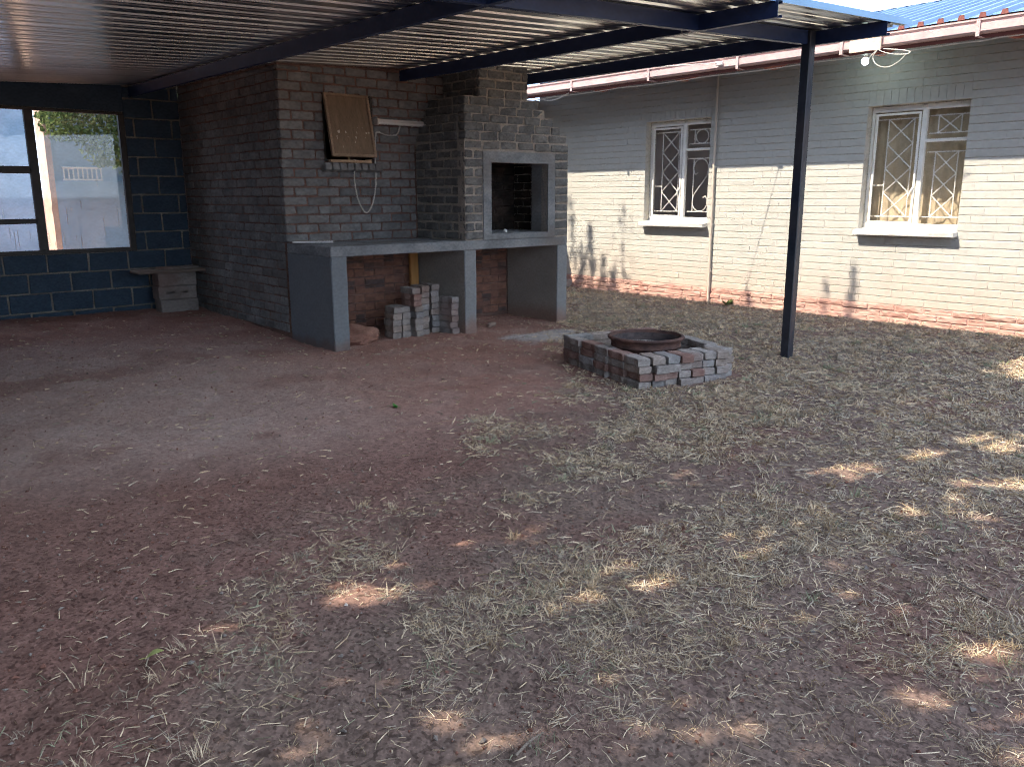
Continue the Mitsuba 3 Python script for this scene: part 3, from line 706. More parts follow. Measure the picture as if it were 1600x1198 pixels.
for O, U, N, L in (((x0, y0, 0), (1, 0, 0), (0, -1, 0), x1 - x0), ((x0, y0, 0), (0, 1, 0), (-1, 0, 0), -y0 - .008), ((x1, y0, 0), (0, 1, 0), (1, 0, 0), -y0 - .008)):
    allr.append((lay(L, z, 7, C, .222, .013, shift=.11), O, U, N))
put(st, cat(core), 'mat_tan_mortar')
for k, (r, O, U, N) in enumerate(allr):
    e0 = .108 if k < 15 else .058
    if N[1] == 0: r = [(max(a, e0), b, c_, d) for a, b, c_, d in r if b > e0 + .03]
    place_bricks(st + '__brick', r, O, U, N, .10 if k < 15 else .05, .0, CB, c=.008, jit=.0035, var=.003)

# ------------------------------------------------------------------ block wall with its window
bw = thing('block_wall', 'dark navy concrete block wall with a big window, at the back of the carport', 'wall')
BX0 = -6.2; L = -BX0
WX0, WX1, WZ0, WZ1 = -3.05, -.585, .742, 2.20
zt = lambda u: ZR(u + BX0, YD) + .034
poly = sg.Polygon([(0, -.2), (L, -.2), (L, zt(L)), (0, zt(0))]).difference(sg.box(WX0 - BX0, WZ0, WX1 - BX0, WZ1))
put(bw + '__mortar', slab_from_polygon(poly, (BX0, YD + .007, 0), (1, 0, 0), (0, -1, 0), .13), 'mat_block_mortar')
rects = lay(L, -.054, 14, .2, .40, .014, [(WX0 - BX0, WX1 - BX0, WZ0 - .05, 2.6)], zfun=lambda u: zt(u) - .034, shift=.115)
place_bricks(bw + '__block', rects, (BX0, YD, 0), (1, 0, 0), (0, -1, 0), .07, 0, ['mat_block'], c=.006, jit=.002, most=300)
put(bw + '__lintel', slab_from_polygon(sg.Polygon([(WX0, WZ1 + .004), (WX1, WZ1 + .004), (WX1, ZR(WX1, YD) + .034), (WX0, ZR(WX0, YD) + .034)]), (0, YD - .004, 0), (1, 0, 0), (0, -1, 0), .12), 'mat_block')
wn = bw + '__window'
fy = YD + .02
F = lambda x0, x1, z0, z1, d=0.0: cbox_at((x0, fy - .02 - d, z0), (x1, fy + .035, z1), .003)
WS = thing('side_wall', 'dark navy block wall closing the left side of the carport', 'wall')
put(WS + '__mortar', slab_from_polygon(sg.Polygon([(0, -.1), (6.55, -.1), (6.55, ZR(-3.3, YD) + .034), (0, ZR(-3.3, YD - 6.55) + .034)]), (-3.307, YD - 6.56, 0), (0, 1, 0), (1, 0, 0), .13), 'mat_block_mortar')
place_bricks(WS + '__block', lay(6.5, -.054, 14, .2, .40, .014, zfun=lambda u: 2.27), (-3.3, YD - 6.55, 0), (0, 1, 0), (1, 0, 0), .07, 0, ['mat_block'], c=.006, jit=.002, most=300)
put(wn + '__frame', cat([F(WX0, WX1, WZ0, .785), F(WX0, WX1, 2.172, WZ1), F(-.645, WX1, .786, 2.171), F(WX0, WX0 + .05, .786, 2.171)]), 'mat_window_frame')
put(wn + '__mullion', F(-1.535, -1.455, .786, 2.171, .004), 'mat_window_frame')
put(wn + '__mullion', F(-2.36, -2.29, .786, 2.171, .004), 'mat_window_frame')
put(wn + '__transom', cat([F(-2.289, -1.536, 1.555, 1.625, .002)]), 'mat_window_frame')
put(wn + '__transom', cat([F(-2.289, -1.536, 1.055, 1.105, .002)]), 'mat_window_frame')
for (a, b, c0, c1) in ((-1.455, -.645, .785, 2.172), (-2.289, -1.536, .785, 1.055), (-2.289, -1.536, 1.105, 1.555), (-2.289, -1.536, 1.625, 2.172), (-3.0, -2.361, .785, 2.172)):
    put(wn + '__pane', (np.array([(a, fy + .01, c0), (b, fy + .01, c0), (b, fy + .01, c1), (a, fy + .01, c1)]), np.array([[0, 1, 2, 3]])), 'mat_glass')
for (a, b) in ((-1.45, -.66), (-2.27, -1.57)):              # white paint runs on the glass
    ms = []
    for k in range(int(18 * (b - a))):
        x = rng.uniform(a, b); z0 = .79 + .75 * rng.random() ** 1.6; ln = rng.uniform(.04, .22)
        ms.append(box((x, fy + .004, z0), (x + rng.uniform(.002, .005), fy + .008, min(z0 + ln, 1.5))))
    put(wn + '__paint_run', cat(ms), 'mat_white', kind='stuff', label='white paint runs down the glass')

# outside, seen through the window
nb = thing('neighbour_building', 'building behind the window, its corner sunlit peach brick and its face pale blue', 'building')
put(nb + '__lit_side', box((-.62, 5.95, -.1), (-.545, 6.38, 3.6)), 'mat_peach_wall')
put(nb + '__blue_wall', box((-.544, 6.03, -.1), (3.5, 6.2, 3.6)), 'mat_blue_wall')
by = thing('yard_wall', 'pale blue yard wall beyond the left lights of the window', 'wall')
put(by + '__panel', box((-5.8, 8.6, -.1), (-.2, 8.75, 3.2)), 'mat_blue_wall')
rl = thing('white_railing', 'white railing seen through the big window pane', 'railing')
put(rl + '__rail', cat([cbox_at((-.43, 5.965, 1.55), (.09, 6.005, 1.575), .004), cbox_at((-.43, 5.965, 1.715), (.09, 6.005, 1.74), .004)]), 'mat_rail')
for k in range(9):
    x = -.42 + k * .061; put(rl + '__baluster', cbox_at((x, 5.977, 1.575), (x + .016, 5.995, 1.715), .002), 'mat_rail')
lwall = thing('low_wall', 'low blue wall below the white railing outside the window', 'wall')
put(lwall + '__panel', box((-.543, 5.952, -.1), (3.2, 6.026, 1.549)), 'mat_low_wall')
M['mat_low_wall'] = pbsdf(mottle((.24, .40, .56), (.31, .47, .63), 2.5, 40, .12), .9)


def leaf_mesh(P, size, r, up=0.3):
    """one diamond-shaped leaf, slightly folded, at each point"""
    n = len(P); d = r.normal(size=(n, 3)); d[:, 2] += up * r.normal(size=n); d /= np.linalg.norm(d, axis=1, keepdims=True)
    s = np.cross(d, r.normal(size=(n, 3))); s /= np.linalg.norm(s, axis=1, keepdims=True); nn = np.cross(d, s)
    L = (size * r.uniform(.7, 1.3, n))[:, None]
    V = np.stack([P - d * L / 2, P + s * L * .28 + nn * L * .06, P + d * L / 2, P - s * L * .28 + nn * L * .06], 1).reshape(-1, 3)
    b = np.arange(n) * 4
    return V, np.vstack([np.stack([b, b + 1, b + 2], 1), np.stack([b, b + 2, b + 3], 1)])


put('pavement', box((-5.85, 3.4, -.06), (3.5, 8.55, .05)), 'mat_pavement')
tag('pavement', 'pale concrete paving outside beyond the big window', 'pavement', kind='structure')
M['mat_pavement'] = pbsdf(mottle((.30, .31, .32), (.38, .39, .40), 3, 40, .2), .95, spec=.1)
sh = thing('overhanging_shrub', 'sunlit leafy shrub hanging over the blue wall behind the window', 'shrub')
r = np.random.default_rng(3)
q = r.uniform(0, 1, (9000, 3)); px = -.78 + 2.0 * q[:, 0]; lim = np.maximum(2.17 - .62 * (px + .70), 1.5) + .07 * np.sin(px * 13)
pz = lim + (3.4 - lim) * q[:, 1]; py = 4.9 + .7 * q[:, 2]
put(sh + '__foliage', leaf_mesh(np.stack([px, py, pz], 1), .075, r), 'mat_leaf_bright')
for k in range(5):
    x = .75 + .12 * k; put(sh + '__stem', tube([(x, 5.4, -.05), (x - .1, 5.35, 1.4), (x - .3 - .1 * k, 5.2, 2.6), (x - .8, 5.2, 3.1)], [.035, .03, .02, .01], 8, 4), 'mat_bark')

# ------------------------------------------------------------------ carport
cpt = thing('carport', 'lean-to carport roof of ribbed steel sheets on navy beams and one slim post', 'carport')
YB, YFR = 3.25, -4.14
XL, XR = -5.8, 3.13
nsh = 10; w = (YB - YFR) / nsh; ptch = w / 4
for k in range(nsh):
    y0 = YFR + k * w; dz = .0016 * k
    pr_ = ibr(4, ptch)
    pr_ = np.vstack([pr_, [(pr_[-1, 0] + .03, 0)]])
    if k == 0: pr_ = np.vstack([[(-.034, -.012), (-.030, .0), (-.017, .037), (.0, .037), (.014, 0.0)], pr_[1:]])
    put(cpt + '__roof_sheet', sheet_mesh(pr_, lambda t, a, h: (t, y0 + a, ZR(t, y0 + a) + .002 + h + dz + .003 * math.sin(t * 1.1)), np.linspace(XL, XR, 9)), 'mat_galv')


def beam(x, y0, y1, d=.10, b=.05):
    """lipped channel running along y, open to +x"""
    t = .003; ms = []
    P = [(0, 0), (b, 0), (b, .018), (b - t, .018), (b - t, t), (t, t), (t, d - t), (b - t, d - t), (b - t, d - .018), (b, d - .018), (b, d), (0, d)]
    e = trimesh.creation.extrude_polygon(sg.Polygon(P), 1.0, engine='earcut'); v = np.array(e.vertices)
    yy = y0 + (y1 - y0) * v[:, 2]; xx = x + v[:, 0]
    m = trimesh.Trimesh(np.stack([xx, yy, ZR(xx, yy) - d - .001 + v[:, 1]], 1), e.faces, process=False)
    if m.volume < 0: m.invert()
    return m


def cross(x0, x1, y, d=.10, b=.05):
    t = .003
    P = [(0, 0), (b, 0), (b, .018), (b - t, .018), (b - t, t), (t, t), (t, d - t), (b - t, d - t), (b - t, d - .018), (b, d - .018), (b, d), (0, d)]
    e = trimesh.creation.extrude_polygon(sg.Polygon(P), 1.0, engine='earcut'); v = np.array(e.vertices)
    xx = x0 + (x1 - x0) * v[:, 2]; yy = y + v[:, 0]
    m = trimesh.Trimesh(np.stack([xx, yy, ZR(xx, yy) - d - .002 + v[:, 1]], 1), e.faces, process=False)
    if m.volume < 0: m.invert()
    return m


put(cpt + '__beam', beam(2.74, -4.17, 1.9), 'mat_navy_steel')
put(cpt + '__beam', beam(1.29, -4.19, -.01), 'mat_navy_steel')
put(cpt + '__beam', beam(-.52, -4.17, 2.455), 'mat_navy_steel')
put(cpt + '__cross_channel', cross(1.342, 2.645, -3.60), 'mat_navy_steel')
put(cpt + '__cross_channel', cross(-.468, 1.288, -3.60), 'mat_navy_steel')
put(cpt + '__cross_channel', cross(-3.28, -.522, -3.60), 'mat_navy_steel')
PX, PY = 2.69, -3.584


def post(x, y):
    m = cbox((.076, .076, ZR(x, y) + .1 - .003), .005); m.apply_translation((x, y, (ZR(x, y) - .003 - .1) / 2)); return m


put(cpt + '__post', post(PX, PY), 'mat_post_steel')
lw_ = thing('loose_wire', 'short loose wire hooked over the middle roof beam', 'wire')
zb = ZR(1.28, -3.48)
put(lw_ + '__strand', tube([(1.30, -3.46, zb - .002), (1.272, -3.47, zb - .01), (1.268, -3.48, zb - .06), (1.268, -3.48, zb - .10), (1.262, -3.52, zb - .125), (1.262, -3.55, zb - .11), (1.27, -3.565, zb - .09)], .004, 6, 4), 'mat_cable')

# ------------------------------------------------------------------ pavers
def paver_mesh(seed, L=.218, W=.108, Hh=.0535, amp=.014):
    r = np.random.default_rng(seed); s = np.linspace(-L / 2, L / 2, 4); a = [amp, -amp, amp, -amp]
    top = [(x, W / 2 + k / 2) for x, k in zip(s, a)]; bot = [(x, -W / 2 + k / 2) for x, k in zip(s, a)][::-1]
    poly = sg.Polygon(top + bot); inn = poly.buffer(-.006, join_style='mitre')
    P0, P1 = np.array(poly.exterior.coords)[:-1], np.array(inn.exterior.coords)[:-1]
    if sg.Polygon(P0).exterior.is_ccw != sg.Polygon(P1).exterior.is_ccw: P1 = P1[::-1]
    k = np.argmin(np.linalg.norm(P1 - P0[0], axis=1)); P1 = np.roll(P1, -k, 0)
    n = len(P0); rings = [np.c_[P1, np.full(n, -Hh / 2)], np.c_[P0, np.full(n, -Hh / 2 + .005)], np.c_[P0, np.full(n, Hh / 2 - .005)], np.c_[P1, np.full(n, Hh / 2)]]
    V = np.vstack(rings + [[[0, 0, -Hh / 2]], [[0, 0, Hh / 2]]]) + np.vstack([r.normal(0, .0012, (4 * n, 3)), np.zeros((2, 3))]); Fc = []
    for i in range(3):
        for j in range(n):
            a_, b_ = i * n + j, i * n + (j + 1) % n; Fc += [[a_, b_, b_ + n], [a_, b_ + n, a_ + n]]
    Fc += [[4 * n, (j + 1) % n, j] for j in range(n)] + [[4 * n + 1, 3 * n + j, 3 * n + (j + 1) % n] for j in range(n)]
    m = trimesh.Trimesh(V, Fc, process=False)
    if m.volume < 0: m.invert()
    return m


PV = [mikit.ply(paver_mesh(i)) for i in range(8)]
ORD = ['first', 'second', 'third', 'fourth', 'fifth', 'sixth', 'seventh', 'eighth', 'ninth', 'tenth']
MATW = {'mat_paver_grey': 'brownish grey', 'mat_paver_blue': 'plain grey', 'mat_paver_buff': 'buff', 'mat_paver_red': 'reddish'}


def paver(c, yaw, mat, label, group, tilt=0.0, hs=1.0, ws=.93):
    ca, sa = math.cos(yaw), math.sin(yaw)
    m = np.eye(4); m[:3, :3] = np.array([[ca, -sa, 0], [sa, ca, 0], [0, 0, 1]]) @ np.array([[1, 0, 0], [0, math.cos(tilt), -math.sin(tilt)], [0, math.sin(tilt), math.cos(tilt)]]) @ np.diag([1, ws, hs]); m[:3, 3] = c
    k = num('paving_brick'); d = dict(PV[rng.integers(8)]); d['bsdf'] = {'type': 'ref', 'id': mat}; d['to_world'] = T4(m.tolist()); scene[k] = d
    tag(k, label, 'paving brick', group)


PU = np.array([.972, -.236]); PVv = np.array([.285, .958]); P0 = np.array([.862, -3.555]); LH = .0565
LAY = ['bottom layer', 'second layer', 'third layer', 'top layer']
gz = lambda x, y: float(ground_h(np.array([x]), np.array([y]))[0])
pit_z = min(gz(*(P0 + PU * a + PVv * b)) for a in (0, .45, .9) for b in (0, .5, 1.05)) - .004
ang_u, ang_v = math.atan2(PU[1], PU[0]), math.atan2(PVv[1], PVv[0])


def pit_mat(lv, side):
    w = {'left': [.47, .10, .23, .20], 'front': [.55, .2, .19, .06], 'right': [.6, .2, .15, .05], 'back': [.5, .1, .2, .2]}[side]
    w = np.array(w); w[3] *= (1.5 if lv < 2 else .4); w /= w.sum()
    return ['mat_paver_grey', 'mat_paver_blue', 'mat_paver_buff', 'mat_paver_red'][rng.choice(4, p=w)]


for lv in range(4):
    z = pit_z + .028 + lv * LH
    for k in range(5):                                    # left side: laid lengthwise
        p = P0 + PVv * (.115 + k * .215 + rng.normal(0, .003)) + PU * (.054 + rng.normal(0, .009)); mt = pit_mat(lv, 'left')
        paver((*p, z), ang_v + rng.normal(0, .035), mt, f"{MATW[mt]} paver, {LAY[lv]} of fire pit's left side, {ORD[k]} from its near corner", 'bricks of the fire pit')
    for k in range(6):                                    # front side: ends outwards
        p = P0 + PU * (.118 + .055 + k * .112 + rng.normal(0, .003)) + PVv * (.10 + rng.normal(0, .014)); mt = pit_mat(lv, 'front')
        paver((*p, z + rng.normal(0, .0006)), ang_v + rng.normal(0, .04), mt, f"{MATW[mt]} paver, {LAY[lv]} of fire pit's front side, {ORD[k]} from its left corner", 'bricks of the fire pit')
    for k in range(4):                                    # right side
        p = P0 + PU * (.865 + rng.normal(0, .006) - .05 * (k == 0)) + PVv * (.135 + .02 + k * .215) ; mt = pit_mat(lv, 'right')
        paver((*p, z), ang_v + rng.normal(0, .04) + (.25 if k == 0 else 0), mt, f"{MATW[mt]} paver, {LAY[lv]} of fire pit's right side, {ORD[k]} from its near corner", 'bricks of the fire pit')
    for k in range(4):                                    # back
        p = P0 + PU * (.11 + .02 + k * .214) + PVv * (1.125 + rng.normal(0, .005)); mt = pit_mat(lv, 'back')
        paver((*p, z), ang_u + rng.normal(0, .03), mt, f"{MATW[mt]} paver, {LAY[lv]} of fire pit's back side, {ORD[k]} from its left corner", 'bricks of the fire pit')

# stacks under the counter
STK = [(.778, -.545, 5, -.12, 'leftmost'), (.895, -.505, 5, .03, 'second'), (1.018, -.535, 8, .02, 'third'), (1.135, -.485, 8, .0, 'fourth'), (1.275, -.46, 8, -.04, 'fifth'), (1.352, -.66, 6, .05, 'rightmost')]
for si, (x, y, n, a, nm) in enumerate(STK):
    z0 = gz(x, y) + .028
    for lv in range(n):
        mt = ['mat_paver_grey', 'mat_paver_buff', 'mat_paver_blue', 'mat_paver_red'][rng.choice(4, p=[.55, .2, .12, .13] if si < 3 else [.55, .05, .35, .05])]
        if si == 2 and lv in (5, 6): mt = 'mat_paver_red'
        dx = (-.055 if si == 2 and lv >= 5 else 0) + rng.normal(0, .004); dy = (-.05 if si == 2 and lv >= 5 else 0) + rng.normal(0, .007)
        nml = 'lowest' if lv == 0 else ('topmost' if lv == n - 1 else ORD[lv] + ' from the ground')
        paver((x + dx, y + dy, z0 + lv * .0605), math.pi / 2 + a + rng.normal(0, .035), mt, f"{MATW[mt]} paver, {nml} in the {nm} stack under the braai counter", 'stacked bricks under the counter', hs=1.08, ws=.82)

# fire bowl: an old wheel rim
fb = thing('fire_bowl', 'rusty steel wheel rim used as a fire bowl inside the brick pit', 'fire bowl')
bx, byy, bz = 1.36, -3.18, .285
body = [(.268, 0), (.285, -.002), (.292, -.010), (.288, -.020), (.276, -.026), (.266, -.036), (.262, -.052), (.262, -.066), (.266, -.073), (.262, -.082), (.250, -.088), (.240, -.100), (.234, -.125), (.232, -.17), (.232, -.27), (.222, -.27), (.222, -.10), (.236, -.082), (.252, -.060), (.260, -.022), (.268, 0)]
put(fb + '__rim', lathe(body[::-1], 72, (bx, byy, bz)), 'mat_rust', smooth=50)
put(fb + '__inner_wall', lathe([(.2, -.096), (.234, -.0795), (.2505, -.058), (.2585, -.022)], 72, (bx, byy, bz)), 'mat_rust_dark', smooth=True)
a_ = trimesh.creation.icosphere(subdivisions=4, radius=1); v = np.array(a_.vertices); v[:, 2] = v[:, 2] * .012 + .02 * (meshkit.fbm(v * 5, 4, 3) - .5); v[:, :2] *= .232; a_.vertices = v + (bx, byy, bz - .082)
put(fb + '__ash', a_, 'mat_ash', smooth=True, label='grey ash lying in the bowl')

# ------------------------------------------------------------------ things on and round the braai
wb = thing('white_board', 'thin white-edged board lying on the left end of the counter', 'board')
wm = cbox((.36, .26, .012), .002); wm.apply_transform(trimesh.transformations.rotation_matrix(-.55, [0, 0, 1])); wm.apply_translation((.20, -.15, .914))
put(wb + '__sheet', wm, 'mat_render'); 
we = cbox((.36, .008, .016), .002); we.apply_translation((0, -.134, 0)); we.apply_transform(trimesh.transformations.rotation_matrix(-.55, [0, 0, 1])); we.apply_translation((.20, -.15, .915))
put(wb + '__edge', we, 'mat_white')
ob = thing('white_pebble', 'small round white lump on the front ledge of the fire opening', 'stone')
s = trimesh.creation.icosphere(subdivisions=2, radius=.02); s.vertices = np.array(s.vertices) * (1 + .25 * (meshkit.fbm(np.array(s.vertices) * 60, 2, 4)[:, None] - .5)); s.apply_translation((2.06, -.70, .974))
put(ob + '__lump', s, 'mat_white', smooth=True)
pk = thing('pine_plank', 'orange pine plank leaning against the back of the left bay behind the bricks', 'plank')
pm = cbox((.095, .035, .84), .003); pm.apply_transform(trimesh.transformations.rotation_matrix(-.10, [1, 0, 0])); pm.apply_transform(trimesh.transformations.rotation_matrix(.05, [0, 1, 0])); pm.apply_translation((1.345, -.09, .40))
put(pk + '__board', pm, 'mat_pine')


def lump(c, r, seed, mat, name, label, cat_, amp=.5, f=2.2, sub=3):
    m = trimesh.creation.icosphere(subdivisions=sub, radius=1); v = np.array(m.vertices)
    v = v * (1 + amp * (meshkit.fbm(v * f + seed, 4, seed)[:, None] - .5)); m.vertices = v * np.asarray(r) + np.asarray(c)
    k = thing(name, label, cat_); put(k + '__mass', m, mat, smooth=30)


lump((.36, -.48, .035), (.25, .24, .115), 5, 'mat_clay', 'clay_lump', 'broken slab of reddish clay lying in the left bay beside the brick stacks', 'clay lump', .7)
for i, (x, y, s_, w_) in enumerate(((1.93, -.62, .035, 'largest'), (2.02, -.55, .022, 'middle'), (1.84, -.70, .018, 'smallest'))):
    lump((x, y, s_ * .5), (s_ * 1.4, s_, s_ * .7), 20 + i, 'mat_paver_buff', 'brick_shard', f'{w_} of the broken brick shards on the floor of the right bay', 'rubble', .8, 2.5, 2)
hb = thing('half_brick', 'broken half brick leaning at the foot of the house wall behind the braai', 'brick')
m = cbox((.10, .07, .11), .008, .004, 4); m.apply_transform(trimesh.transformations.rotation_matrix(.3, [0, 1, 0])); m.apply_translation((5.08, 1.46, .07)); put(hb + '__piece', m, 'mat_paver_buff')

# block seat in the corner
SZ = gz(-.3, 2.2)
BL = ['lowest', 'middle', 'upper']
for i in range(3):
    k = thing('concrete_block', ['pale mottled concrete block at the bottom of the pile in the dark corner', 'concrete block with two slots, in the middle of the corner pile', 'reddish-dusted concrete block on top of the corner pile'][i], 'concrete block', 'concrete blocks piled in the corner')
    x0 = (-.500, -.515, -.505)[i]; zb_ = .072 + i * .1475
    m = cbox_at((x0, 2.10, zb_), (x0 + .41, 2.31, zb_ + .144), .006, .003, i)
    if i == 1:
        import manifold3d as mf
        A_ = mf.Manifold(mf.Mesh(np.asarray(m.vertices, np.float32), np.asarray(m.faces, np.uint32)))
        for a, b in ((x0 + .08, x0 + .17), (x0 + .25, x0 + .31)):
            A_ = A_ - mf.Manifold.cube((b - a, .14, .022), False).translate((a, 2.05, zb_ + .065))
        q_ = A_.to_mesh(); m = trimesh.Trimesh(q_.vert_properties[:, :3], q_.tri_verts)
    put(k + '__body', m, 'mat_concrete_block')
k = thing('seat_board', 'weathered board lying across the block pile in the dark corner', 'board')
put(k + '__plank', cbox_at((-.735, 2.02, .517), (-.015, 2.30, .548), .005, .003, 7), 'mat_weather_wood')
k = thing('flat_slab', 'thin flat slab lying on the board of the corner seat', 'slab')
m = cbox((.40, .20, .022), .004, .002, 8); m.apply_transform(trimesh.transformations.rotation_matrix(.08, [0, 0, 1])); m.apply_translation((-.27, 2.17, .5605)); put(k + '__plate', m, 'mat_concrete_block')

# ------------------------------------------------------------------ trees outside the frame (they shade the yard)
HOLES = [(-2.10, -4.48, .17, .07), (-1.89, -4.70, .18, .07), (-2.15, -4.88, .10, .05), (-2.15, -5.06, .10, .05), (-1.50, -5.40, .13, .06), (-1.41, -5.48, .11, .05), (.296, -5.40, .13, .07), (.82, -5.51, .18, .07), (1.29, -5.62, .22, .07), (1.45, -5.74, .25, .08),
         (-.87, -5.96, .09, .05), (-.76, -5.61, .09, .05), (-2.40, -5.70, .09, .05), (-1.94, -5.88, .06, .04), (-.97, -6.51, .07, .04), (-1.41, -6.48, .06, .04), (-2.39, -5.84, .07, .03), (-1.86, -6.28, .09, .05), (.65, -6.02, .10, .06), (-.02, -5.85, .09, .05), (.5, -5.88, .1, .06),
         (3.9, -5.08, .75, .22), (4.6, -5.25, .6, .32), (2.2, -5.85, .2, .06), (2.6, -5.6, .22, .06), (1.1, -6.3, .14, .06), (2.0, -6.2, .16, .07)]


def make_tree(name, label, base, zc, sel, n, seed, size=.15, limbs=()):
    r = np.random.default_rng(seed); t = thing(name, label, 'tree')
    x0, x1, y0, y1, za, zb = sel
    g = np.stack([r.uniform(x0, x1, n), r.uniform(y0, y1, n)], 1); zz = r.uniform(za, zb, n)
    # clumps: pull the leaves towards random twig ends
    tw = np.stack([r.uniform(x0, x1, n // 45), r.uniform(y0, y1, n // 45), r.uniform(za, zb, n // 45)], 1)
    own = tw[r.integers(len(tw), size=n)]; use = r.random(n) < .55
    off = r.normal(0, .16, (n, 3)) * (1.2, .9, 1.2)
    g[use] = own[use, :2] + off[use, :2]; zz[use] = own[use, 2] + off[use, 2]
    keep = np.ones(n, bool); hr = np.random.default_rng(77)
    for hx, hy, rx, ry in HOLES:                            # gaps between the boughs
        for q_ in range(max(3, int(rx * 26))):
            cx_, cy_ = hx + hr.uniform(-1, 1) * rx, hy + hr.uniform(-1, 1) * ry; rr = hr.uniform(.06, .10) if hy > -5.65 or hx > 0 else hr.uniform(.035, .06)
            keep &= (g[:, 0] - cx_) ** 2 + (g[:, 1] - cy_) ** 2 > rr * rr
    keep &= ((g[:, 0] - 4.1) / .75) ** 2 + ((g[:, 1] + 5.12) / .27) ** 2 > 1
    keep &= g[:, 0] < 5.0
    g, zz = g[keep], zz[keep]
    P = np.stack([g[:, 0] + SUN[0] * zz, g[:, 1] + SUN[1] * zz, zz], 1)
    put(t + '__crown', leaf_mesh(P, size, r), 'mat_leaf')
    b = np.asarray(base, float); cx = P.mean(0)
    put(t + '__trunk', tube([b, b + (.1, .05, 1.5), b + (.05, -.05, 3.0), (b[0] * .6 + cx[0] * .4, b[1] * .6 + cx[1] * .4, 4.4)], [.22, .18, .16, .12], 12, 4), 'mat_bark')
    top = np.array((b[0] * .6 + cx[0] * .4, b[1] * .6 + cx[1] * .4, 4.3))
    for k in range(9):
        e_ = P[r.integers(len(P))]
        put(t + '__limb', tube([top, top * .55 + e_ * .45 + r.normal(0, .2, 3), e_], [.07, .04, .012], 7, 4), 'mat_bark')
    return t


make_tree('shade_tree', 'broad shade tree beside the carport, its crown over the yard', (-6.9, -5.4, -.05), 6, (-6.2, 1.0, -8.6, -3.9, 3.4, 5.9), 31000, 11)
make_tree('shade_tree', 'second shade tree standing behind the carport, casting broken shade on the grass', (-7.8, -3.4, -.05), 7, (.4, 5.2, -8.8, -4.75, 6.2, 9.6), 23000, 12)
# a slender tree behind the storeroom: its upright twigs shade the house wall
tt = thing('slender_tree', 'slender tree behind the storeroom with thin upright twigs', 'tree')
r = np.random.default_rng(5)
put(tt + '__trunk', tube([(.9, 3.9, -.05), (.85, 3.8, 2.5), (.6, 3.3, 5.2), (.5, 2.9, 6.6)], [.09, .075, .05, .02], 9, 4), 'mat_bark')
PL = []
for (yw, z0, z1, wd, nn) in ((1.02, -.1, .95, .05, 90), (1.22, -.1, .65, .045, 55), (.80, -.1, .5, .05, 60), (.62, -.1, .34, .05, 40), (1.38, -.1, 1.3, .05, 60), (-2.83, -.15, .56, .035, 46), (-2.52, -.15, .42, .04, 26), (-1.55, -.1, .20, .03, 14), (.42, .0, 1.2, .18, 30)):
    zw = r.uniform(z0, z1, nn); tq = r.uniform(6.3, 7.4, nn) - zw * 0
    yv = yw + .10 * (zw - z0) * (1 if yw > 0 else -.3) + r.normal(0, wd, nn) * (1.3 - .8 * (zw - z0) / (z1 - z0))
    PL.append(np.stack([X + SUN[0] * tq, yv + SUN[1] * tq, zw + tq], 1))
    c0, c1 = PL[-1][zw < z0 + .3 * (z1 - z0)].mean(0), PL[-1][zw > z1 - .35 * (z1 - z0)].mean(0)
    put(tt + '__twig', tube([(.6, 3.3, 5.2), c0, c1], [.02, .012, .006], 6), 'mat_bark')
put(tt + '__crown', leaf_mesh(np.vstack(PL), .10, r), 'mat_leaf')
# boundary walls outside the frame
bwl = thing('boundary_wall', 'plastered boundary wall to the left of the carport', 'wall')
for i_, (x_, y_) in enumerate(((-9.4, -9.5), (-9.0, -5.8), (-9.6, -1.8), (-9.2, 2.4), (-9.8, 6.4))):
    tr_ = thing('boundary_tree', f"tall dense tree beyond the boundary wall, {['first', 'second', 'third', 'fourth', 'fifth'][i_]} of the row from the yard's open end", 'tree', 'trees beyond the boundary wall')
    r_ = np.random.default_rng(300 + i_); v_ = r_.normal(size=(5200, 3)); v_ /= np.linalg.norm(v_, axis=1, keepdims=True); v_ *= (r_.random((5200, 1)) ** .45) * (1.9, 2.6, 3.1)
    v_ *= 1 + .5 * (meshkit.fbm(v_ * .9, 2, i_)[:, None] - .5)
    put(tr_ + '__crown', leaf_mesh(v_ + (x_, y_, 5.3), .36, r_), 'mat_leaf')
    put(tr_ + '__trunk', tube([(x_, y_, -.1), (x_ + .1, y_, 2.5), (x_, y_ + .1, 5.5)], [.25, .2, .1], 10, 3), 'mat_bark')
put(bwl + '__panel', box((-6.05, 9.0, -.1), (-5.9, -9.0, 2.25)), 'mat_boundary')

# ------------------------------------------------------------------ dry grass, litter, clods
def edge(x): return np.interp(x, LX, LY)


def density(x, y):
    p = np.stack([x, y, 0 * x], -1); n1 = meshkit.fbm(p * 1.6, 3, 21); n2 = meshkit.fbm(p * 3.4, 3, 8)
    s = lambda a, b, v: (lambda t: t * t * (3 - 2 * t))(np.clip((v - a) / (b - a), 0, 1))
    d = s(-.25, .75, edge(x) - y + 1.3 * (n1 - .5))
    d *= .20 + .80 * s(-2.75, -1.75, x + .35 * (y + 5.6))
    cl = .05 + .26 * s(-5.0, -5.9, y) + 1.45 * s(.45, .60, n1 * .4 + n2 * .6); rg = .58 * s(-.8, 1.6, x)
    d *= cl * (1 - rg) + rg
    inpit = (((x - P0[0]) * PU[0] + (y - P0[1]) * PU[1]) > -.01) & (((x - P0[0]) * PU[0] + (y - P0[1]) * PU[1]) < .95) & (((x - P0[0]) * PVv[0] + (y - P0[1]) * PVv[1]) > -.01) & (((x - P0[0]) * PVv[0] + (y - P0[1]) * PVv[1]) < 1.2)
    store_ = (x > -.02) & (x < 2.85) & (y > -.85)
    return np.where(inpit | store_ | (x > X - .03), 0, d)


